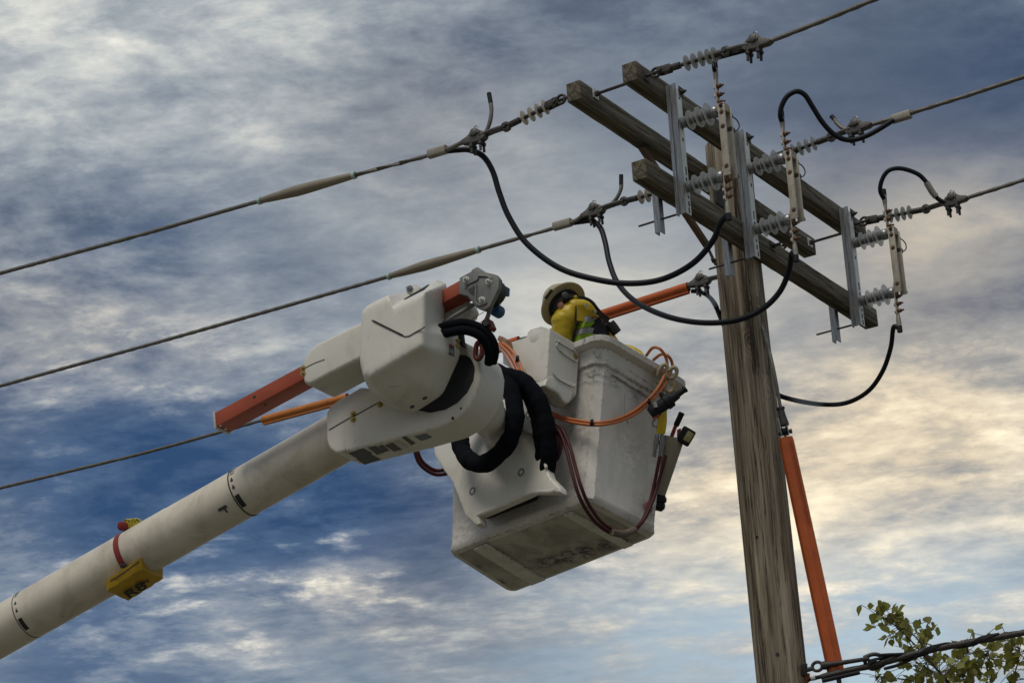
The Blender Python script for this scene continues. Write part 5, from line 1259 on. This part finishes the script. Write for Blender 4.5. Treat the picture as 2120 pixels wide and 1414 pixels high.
# ---------------------------------------------------------------- worker
def worker():
    D = 14.93
    def P(x, y, dd=0): return at(x, y, D + dd)
    floor = bk(.60, .55, .04)
    t = thing('person', floor, 'lineworker in yellow rubber sleeves and hard hat leaning over inside the bucket', 'person')
    hup = (FW * .72 + (CX * -.70 + CU * .72) * .68).normalized()
    bc = P(1166, 630, -.02)                      # centre of the hat brim
    head_c = bc - hup * .055
    neck = P(1190, 652, -.02); chest = P(1205, 700, .02); pel = bk(.60, .5, .9) + V((0, 0, -.05))
    kneeL, kneeR = bk(.5, .42, .45), bk(.74, .45, .45); ankL, ankR = bk(.48, .5, .10), bk(.76, .5, .10); toeL, toeR = bk(.44, .68, .07), bk(.72, .68, .07)
    shL, shR = P(1172, 668, -.03), P(1238, 672, .06); elL, elR = P(1166, 722, -.04), P(1276, 722, .12); haL, haR = P(1200, 745, -.02), P(1296, 724, .06)
    J = dict(pel=(pel, .15), waist=(pel.lerp(chest, .5), .135), chest=(chest, .15), nb=(neck.lerp(chest, .25), .085), neck=(neck.lerp(head_c, .45), .058), head=(head_c - hup * .02, .080), crown=(head_c + hup * .075, .070),
             shL=(shL, .062), elL=(elL, .046), haL=(haL, .034), shR=(shR, .062), elR=(elR, .044), haR=(haR, .034),
             hiL=(pel + (kneeL - pel) * .25, .085), knL=(kneeL, .062), anL=(ankL, .045), toL=(toeL, .04), hiR=(pel + (kneeR - pel) * .25, .085), knR=(kneeR, .062), anR=(ankR, .045), toR=(toeR, .04))
    E_ = [('pel', 'waist'), ('waist', 'chest'), ('chest', 'nb'), ('nb', 'neck'), ('neck', 'head'), ('head', 'crown'), ('chest', 'shL'), ('shL', 'elL'), ('elL', 'haL'), ('chest', 'shR'), ('shR', 'elR'), ('elR', 'haR'), ('pel', 'hiL'), ('hiL', 'knL'), ('knL', 'anL'), ('anL', 'toL'), ('pel', 'hiR'), ('hiR', 'knR'), ('knR', 'anR'), ('anR', 'toR')]
    # fingers on both hands, curled over what they hold
    for h, el in (('haL', elL), ('haR', elR)):
        p = J[h][0]; f = (p - el).normalized(); s = f.cross(Z).normalized(); dn = s.cross(f); dn = dn if dn.z < 0 else -dn
        J[h + 'p'] = (p + f * .055, .030); E_.append((h, h + 'p'))
        for k, (o, ln) in enumerate(((-.03, .062), (-.010, .072), (.010, .068), (.03, .052))):
            a = p + f * .095 + s * o; b = a + f * ln * .5 + dn * ln * .35; c = b + dn * ln * .5
            J[f'{h}a{k}'] = (a, .011); J[f'{h}b{k}'] = (b, .010); J[f'{h}c{k}'] = (c, .009)
            E_ += [(h + 'p', f'{h}a{k}'), (f'{h}a{k}', f'{h}b{k}'), (f'{h}b{k}', f'{h}c{k}')]
        a = p + f * .05 - s * .05 + dn * .01; b = a + f * .04 + dn * .02
        J[h + 'ta'] = (a, .013); J[h + 'tb'] = (b, .011); E_ += [(h + 'p', h + 'ta'), (h + 'ta', h + 'tb')]
    ks = list(J); me = bpy.data.meshes.new('body'); me.from_pydata([J[k][0] for k in ks], [(ks.index(a), ks.index(b)) for a, b in E_], [])
    o = bpy.data.objects.new('tmpbody', me); COL.objects.link(o)
    sm = o.modifiers.new('skin', 'SKIN'); ss = o.modifiers.new('sub', 'SUBSURF'); ss.levels = 2; ss.render_levels = 2
    for i, k in enumerate(ks):
        me.skin_vertices[0].data[i].radius = (J[k][1], J[k][1]); me.skin_vertices[0].data[i].use_root = (k == 'pel')
    bpy.context.view_layer.update()
    m2 = bpy.data.meshes.new_from_object(o.evaluated_get(bpy.context.evaluated_depsgraph_get())); bpy.data.objects.remove(o)
    m2.materials.clear(); m2.materials.append(NAVY); m2.materials.append(SKIN); m2.materials.append(YELLOW)
    hc = neck.lerp(head_c, .15); ax = (head_c - neck).normalized()
    for p in m2.polygons:
        p.use_smooth = True
        if (p.center - hc).dot(ax) > 0 and (p.center - head_c).length < .22: p.material_index = 1
        if (p.center - haR).length < .2 or (p.center - haL).length < .12: p.material_index = 2
    link('body', m2, None, t)
    # face side: ear, jaw, nose
    earp = P(1148, 622, -.115)
    s_ear = (earp - head_c); s_ear = (s_ear - hup * s_ear.dot(hup)).normalized()
    lathe('ear', head_c - hup * .02 + s_ear * .078, s_ear + FW * -.5, [(0, .014), (.006, .021), (.010, .020), (.012, .011)], SKIN, t, seg=14)
    # hair under the hat
    lathe('hair', head_c - hup * .01, hup, [(0, .086), (.03, .094), (.06, .092), (.09, .07)], mat('dark_hair', (.015, .011, .01), .8), t, seg=20)
    # hard hat
    hat = lathe('hard_hat', bc, hup, [(-.006, .152), (0, .156), (.004, .155), (.014, .125), (.03, .118), (.07, .110), (.11, .085), (.135, .045), (.142, .001), (.139, .001), (.130, .045), (.105, .080), (.07, .105), (.03, .112), (.008, .120), (-.004, .148)], HAT, t, seg=44)
    lathe('suspension_band', bc - hup * .028, hup, [(0, .100), (.002, .106), (.03, .108), (.034, .100)], BLACK, hat, seg=28)
    side = hup.cross(s_ear).normalized()
    lathe('ratchet_knob', bc - hup * .02 + (-FW * .7 + CU * .5).normalized() * .10, (-FW * .8 + CU * .3), [(0, .022), (.018, .022), (.02, .015)], LEATHER, hat, seg=14)
    box('hat_patch', bc + s_ear * .15 - hup * .001 + side * .01, (side, hup, s_ear), (.07, .012, .02), LEATHER, hat, .003)
    # collar
    colr = []
    for k in range(17):
        a = 2 * math.pi * k / 16; u1 = (CX * .8 - CU * .35).normalized(); v1 = (FW * .8 + CU * .35 + CX * .1).normalized()
        colr.append(neck + (head_c - neck) * .18 + u1 * .098 * math.cos(a) + v1 * .085 * math.sin(a))
    tube('collar_edge', colr, .009, MAROON, t, 8, 3)
    from mathutils import noise as mn
    def wrinkle(bm):
        bmesh.ops.subdivide_edges(bm, edges=bm.edges[:], cuts=1, use_grid_fill=True); bm.normal_update()
        for v in bm.verts:
            q = V((v.co.x * 9, v.co.y * 9, v.co.z * 20)); n_ = mn.noise(q); v.co += v.normal * (.008 * (abs(n_) ** .7 * (1 if n_ > 0 else -1)) + .003 * mn.noise(v.co * 60))
    # yellow rubber sleeves: yoke over the shoulders plus the near arm, as one draped sheet
    bm = bmesh.new()
    bm_tube(bm, spline([P(1186, 640, -.08), P(1178, 652, -.10), P(1169, 666, -.10), P(1167, 688, -.09), P(1171, 714, -.07), P(1180, 735, -.05)], 6), [.055, .074, .080, .076, .072, .066], 22)
    wrinkle(bm)
    o1 = fin(bm, 'rubber_sleeve', YELLOW, t, ang=70)
    bm = bmesh.new()
    bm_tube(bm, spline([P(1170, 642, -.06), P(1190, 640, -.07), P(1212, 645, -.06), P(1232, 656, -.03), P(1250, 672, .01)], 6), [.055, .070, .068, .056, .036], 22)
    wrinkle(bm)
    o2 = fin(bm, 'rubber_sleeve', YELLOW, t, ang=70)
    # hem of the sleeve cape folding open over the vest
    loft('sleeve_fold', [[P(1194, 634, -.16), P(1194, 636, -.15)], [P(1194, 634, -.16), P(1194, 636, -.15)]], YELLOW, t) if False else None
    hem = [P(1193, 662, -.155), P(1206, 664, -.16), P(1220, 660, -.15), P(1234, 656, -.12), P(1243, 658, -.08)]
    tube('sleeve_hem', hem, .006, MAROON, t, 8, 4)
    tube('fold_shadow_line', [P(1193, 634, -.165), P(1192, 650, -.17), P(1192, 670, -.165), P(1188, 690, -.15), P(1184, 705, -.13)], .006, LEATHER, t, 8, 4)  # black tube drawn as the shadow line of the sleeve fold
    fold = loft('sleeve_flap', [[P(1192, 634, -.172), P(1214, 640, -.165), P(1242, 655, -.11), P(1232, 659, -.14), P(1206, 665, -.172), P(1193, 664, -.17)], [P(1192, 634, -.155), P(1214, 640, -.15), P(1242, 655, -.095), P(1232, 659, -.125), P(1206, 665, -.157), P(1193, 664, -.155)]], YELLOW, t, .004)
    # vest
    vest = bmesh.new(); bm_tube(vest, spline([P(1212, 652, -.02), P(1216, 676, -.02), P(1222, 705, -.01), P(1226, 740, 0)], 6), [.085, .115, .13, .14], 26)
    v_ = fin(vest, 'safety_vest', NAVY, t, ang=70)
    for k, (x0, x1, yo, m_) in enumerate(((1196, 1236, 667, SILVER), (1193, 1234, 678, LIME), (1190, 1234, 691, SILVER), (1188, 1236, 703, LIME), (1186, 1238, 714, SILVER))):
        n = 9; rows = []
        for i in range(n + 1):
            f = i / n; x = x0 + (x1 - x0) * f; dd = -.165 + .06 * (2 * f - 1) ** 2 + .012 * math.sin(f * 9 + k)
            y = yo - 4 * math.sin(f * math.pi) - f * 5
            rows.append([P(x, y - 6, dd), P(x - 3, y + 6, dd), P(x - 3, y + 6, dd + .012), P(x, y - 6, dd + .012)])
        bm = bmesh.new(); bm_loft(bm, rows); fin(bm, 'vest_stripe', m_, v_, ang=60)
    # straps joining the sleeves over the back
    def strap(pts, d, w, m_=LEATHER):
        P_ = spline([P(x, y, dd) for (x, y), dd in zip(pts, d)], 6); rows = []
        for i, p in enumerate(P_):
            tn = (P_[min(i + 1, len(P_) - 1)] - P_[max(i - 1, 0)]).normalized(); s_ = tn.cross(FW).normalized(); rows.append([p + s_ * w - FW * .003, p - s_ * w - FW * .003, p - s_ * w + FW * .003, p + s_ * w + FW * .003])
        bm = bmesh.new(); bm_loft(bm, rows); return fin(bm, 'sleeve_strap', m_, t, ang=30)
    s1 = strap([(1185, 616), (1198, 616), (1212, 618), (1226, 626), (1237, 640), (1248, 652), (1262, 662)], [-.15, -.18, -.18, -.17, -.14, -.10, -.06], .010)
    s2 = strap([(1227, 643), (1240, 650), (1252, 662), (1264, 674), (1274, 686)], [-.18, -.16, -.13, -.10, -.08], .011)
    for x, y, m_, par, dd in ((1192, 615, YELPAINT, s1, -.185), (1214, 632, LABELW, t, -.175), (1232, 645, TAN, s2, -.19)):
        lathe('strap_button', P(x, y, dd + .01), -FW, [(0, .012), (.008, .012), (.01, .008)], m_, par, seg=14)
    for x, y, par, dd in ((1201, 615, s1, -.186), (1210, 616, s1, -.186), (1218, 620, s1, -.182), (1246, 655, s2, -.16), (1253, 661, s2, -.145), (1258, 666, s2, -.13)):
        lathe('strap_hole', P(x, y, dd - .001), -FW, [(0, .004), (.004, .004)], INK, par, seg=8)
    bm = bmesh.new(); bm_tube(bm, [P(1262, 668, -.05), P(1270, 680, -.05), P(1278, 690, -.05)], [.030, .034, .030], 14); fin(bm, 'harness_pad', LEATHER, t)
    # red lining of the far sleeve
    tube('sleeve_lining', [P(1248, 664, -.06), P(1244, 676, -.07), P(1243, 690, -.07)], .012, MAROON, t, 8, 3)
worker()

# ---------------------------------------------------------------- tree
def tree():
    global LEAF
    LEAF = mat('poplar_leaf', (.17, .185, .04), .5, var=(.25, .24, .06), vscale=4, spec=.4)
    nt = LEAF.node_tree; N = nt.nodes; L = nt.links; b = N['Principled BSDF']
    tl = N.new('ShaderNodeBsdfTranslucent'); tl.inputs[0].default_value = (.34, .34, .07, 1)
    mx = N.new('ShaderNodeMixShader'); mx.inputs[0].default_value = .42; L.new(b.outputs[0], mx.inputs[1]); L.new(tl.outputs[0], mx.inputs[2]); L.new(mx.outputs[0], N['Material Output'].inputs[0])
    oi = N.new('ShaderNodeObjectInfo'); hs = N.new('ShaderNodeHueSaturation'); src = b.inputs['Base Color'].links[0].from_socket
    mr = N.new('ShaderNodeMapRange'); mr.inputs[3].default_value = .6; mr.inputs[4].default_value = 1.5; L.new(oi.outputs['Random'], mr.inputs[0]); L.new(mr.outputs[0], hs.inputs['Value'])
    mr2 = N.new('ShaderNodeMapRange'); mr2.inputs[3].default_value = .47; mr2.inputs[4].default_value = .52; L.new(oi.outputs['Random'], mr2.inputs[0]); L.new(mr2.outputs[0], hs.inputs['Hue'])
    L.new(src, hs.inputs['Color']); L.new(hs.outputs[0], b.inputs['Base Color'])
    BARK = mat('grey_brown_bark', (.10, .08, .06), .9, var=(.06, .05, .04), vscale=20)
    D = 17.0
    base = at(2030, 1414, D); base.z = 0
    t = thing('poplar_tree', base, 'young leafy poplar whose top shoots reach into the lower right corner', 'tree')
    top = at(2010, 1470, D)
    tube('trunk', [base, base.lerp(top, .5) + V((.08, .05, 0)), top], [.12, .08, .045], BARK, t, 14)
    rnd = random.Random(11)
    # leaf meshes: pointed oval with a fold along the midrib
    def leafmesh(k):
        out = [(0, 0), (.18, .36), (.42, .47), (.68, .30), (.86, .12), (1.06, 0)]
        if k % 2: out = [(0, 0), (.14, .30), (.34, .46), (.60, .36), (.82, .14), (1.02, 0)]
        vs = []; fs = []
        for x, y in out: vs.append((x, 0, -.10 * x * x))
        nC = len(out)
        for sg in (1, -1):
            st = len(vs)
            for x, y in out[1:-1]: vs.append((x, sg * y, .13 * y - .10 * x * x + .03 * math.sin(9 * x + k)))
            m_ = len(out) - 2
            for i in range(nC - 1):
                a, b_ = i, i + 1
                oa = st + i - 1 if 1 <= i <= m_ else None; ob = st + i if 1 <= i + 1 <= m_ else None
                f = [a, b_] + ([ob] if ob is not None else []) + ([oa] if oa is not None else [])
                fs.append(f if sg > 0 else f[::-1])
        me = bpy.data.meshes.new('leaf'); me.from_pydata(vs, [], fs); me.materials.append(LEAF)
        for p in me.polygons: p.use_smooth = True
        return me
    LM_ = [leafmesh(k) for k in range(4)]
    cnt = [0]; rest = bmesh.new()
    def leaf(p, size, dirv=None):
        d = (dirv or V((rnd.gauss(0, 1), rnd.gauss(0, 1), rnd.gauss(-.5, .8)))).normalized()
        n_ = V((rnd.gauss(0, 1), rnd.gauss(-.6, 1), rnd.gauss(.3, .9))); n_ = (n_ - d * n_.dot(d)).normalized(); s = n_.cross(d)
        M = Matrix((d * size, s * size, n_ * size)).transposed().to_4x4(); M.translation = p
        pxy = proj_px(p)
        if cnt[0] < 295 and -20 < pxy[0] < 2140 and pxy[1] < 1440:
            o = bpy.data.objects.new('leaf', LM_[rnd.randrange(4)]); COL.objects.link(o); o.parent = t
            M2 = M.copy(); M2.translation = p - base; o.matrix_basis = M2; cnt[0] += 1
        else:
            me = LM_[0]; vs = [rest.verts.new(M @ v.co) for v in me.vertices]
            for pl2 in me.polygons: rest.faces.new([vs[i] for i in pl2.vertices])
    def proj_px(p):
        d = p - CAM; z = d.dot(FW); return (1060 + FPX * d.dot(CX) / z, 707 - FPX * d.dot(CU) / z)
    def shoot(pts, r0, nleaf, spread, size, par=t, twigs=True):
        P = spline([at(x, y, D + dd) for x, y, dd in pts], 6)
        bm = bmesh.new(); bm_tube(bm, P, [r0, r0 * .5, r0 * .25], 7); o = fin(bm, 'branch', BARK, par)
        tw = bmesh.new(); any_ = False
        for k in range(nleaf):
            f = 1 - (rnd.random() ** 1.3) * .95; p = P[min(int(f * (len(P) - 1)), len(P) - 1)]
            q = p + V((rnd.gauss(0, spread), rnd.gauss(0, spread), rnd.gauss(0, spread * .8)))
            if (q - p).length > .025: bm_tube(tw, [p, p.lerp(q, .5) + Z * .008, q], .0022, 5); any_ = True
            leaf(q, size * rnd.uniform(.6, 1.15))
        if any_:
            w = fin(tw, 'twigs', BARK, o); w['kind'] = 'stuff'
        else: tw.free()
    S = .084
    shoot([(2000, 1450, 0), (1935, 1380, -.1), (1885, 1325, -.15), (1850, 1292, -.15), (1812, 1272, -.1)], .011, 62, .075, S)
    shoot([(1935, 1380, -.1), (1905, 1330, 0), (1878, 1300, 0), (1862, 1272, 0)], .008, 24, .065, S * .85)
    shoot([(1905, 1345, -.1), (1915, 1318, -.1), (1918, 1295, -.05), (1926, 1284, -.05)], .006, 12, .05, S * .85)
    shoot([(2000, 1450, 0), (1950, 1400, .1), (1945, 1360, .1), (1947, 1330, .1)], .007, 6, .03, S * .8)
    shoot([(2010, 1460, 0), (1960, 1410, .2), (1925, 1385, .2), (1895, 1370, .2)], .009, 66, .13, S)
    shoot([(2010, 1460, 0), (2000, 1420, .1), (1990, 1380, .1), (2005, 1345, .1)], .009, 56, .10, S)
    shoot([(2030, 1460, 0), (2040, 1420, .2), (2050, 1375, .1), (2045, 1345, .1)], .009, 56, .10, S)
    shoot([(2040, 1460, 0), (2085, 1420, 0), (2105, 1380, -.1), (2110, 1340, -.1), (2090, 1345, 0)], .009, 70, .11, S)
    shoot([(2010, 1460, 0), (1930, 1425, 0), (1870, 1405, 0), (1800, 1400, 0)], .009, 36, .08, S)
    shoot([(2060, 1470, 0), (2120, 1430, .2), (2160, 1390, .2)], .009, 30, .1, S)
    # crown below the frame
    for k in range(60):
        a = rnd.uniform(0, 6.28); h = rnd.uniform(1.5, top.z - .2); rr = rnd.uniform(.3, 1.1) * (1 - .25 * (h / top.z))
        p0 = base + V((0, 0, h * .85)); p1 = base + V((math.cos(a) * rr, math.sin(a) * rr, h + .2))
        bm = bmesh.new(); bm_tube(bm, [p0, p0.lerp(p1, .5) + Z * .05, p1], [.018, .010, .004], 6); fin(bm, 'branch', BARK, t)
        for j in range(34):
            f = rnd.uniform(.25, 1.0); q = p0.lerp(p1, f) + V((rnd.gauss(0, .14), rnd.gauss(0, .14), rnd.gauss(0, .12)))
            if proj_px(q)[1] > 1425: leaf(q, S * rnd.uniform(.7, 1.2))
    fo = fin(rest, 'foliage', LEAF, t); fo['kind'] = 'stuff'
tree()
for _o in bpy.data.objects:
    for k in ('_w', '_rot'):
        if k in _o: del _o[k]
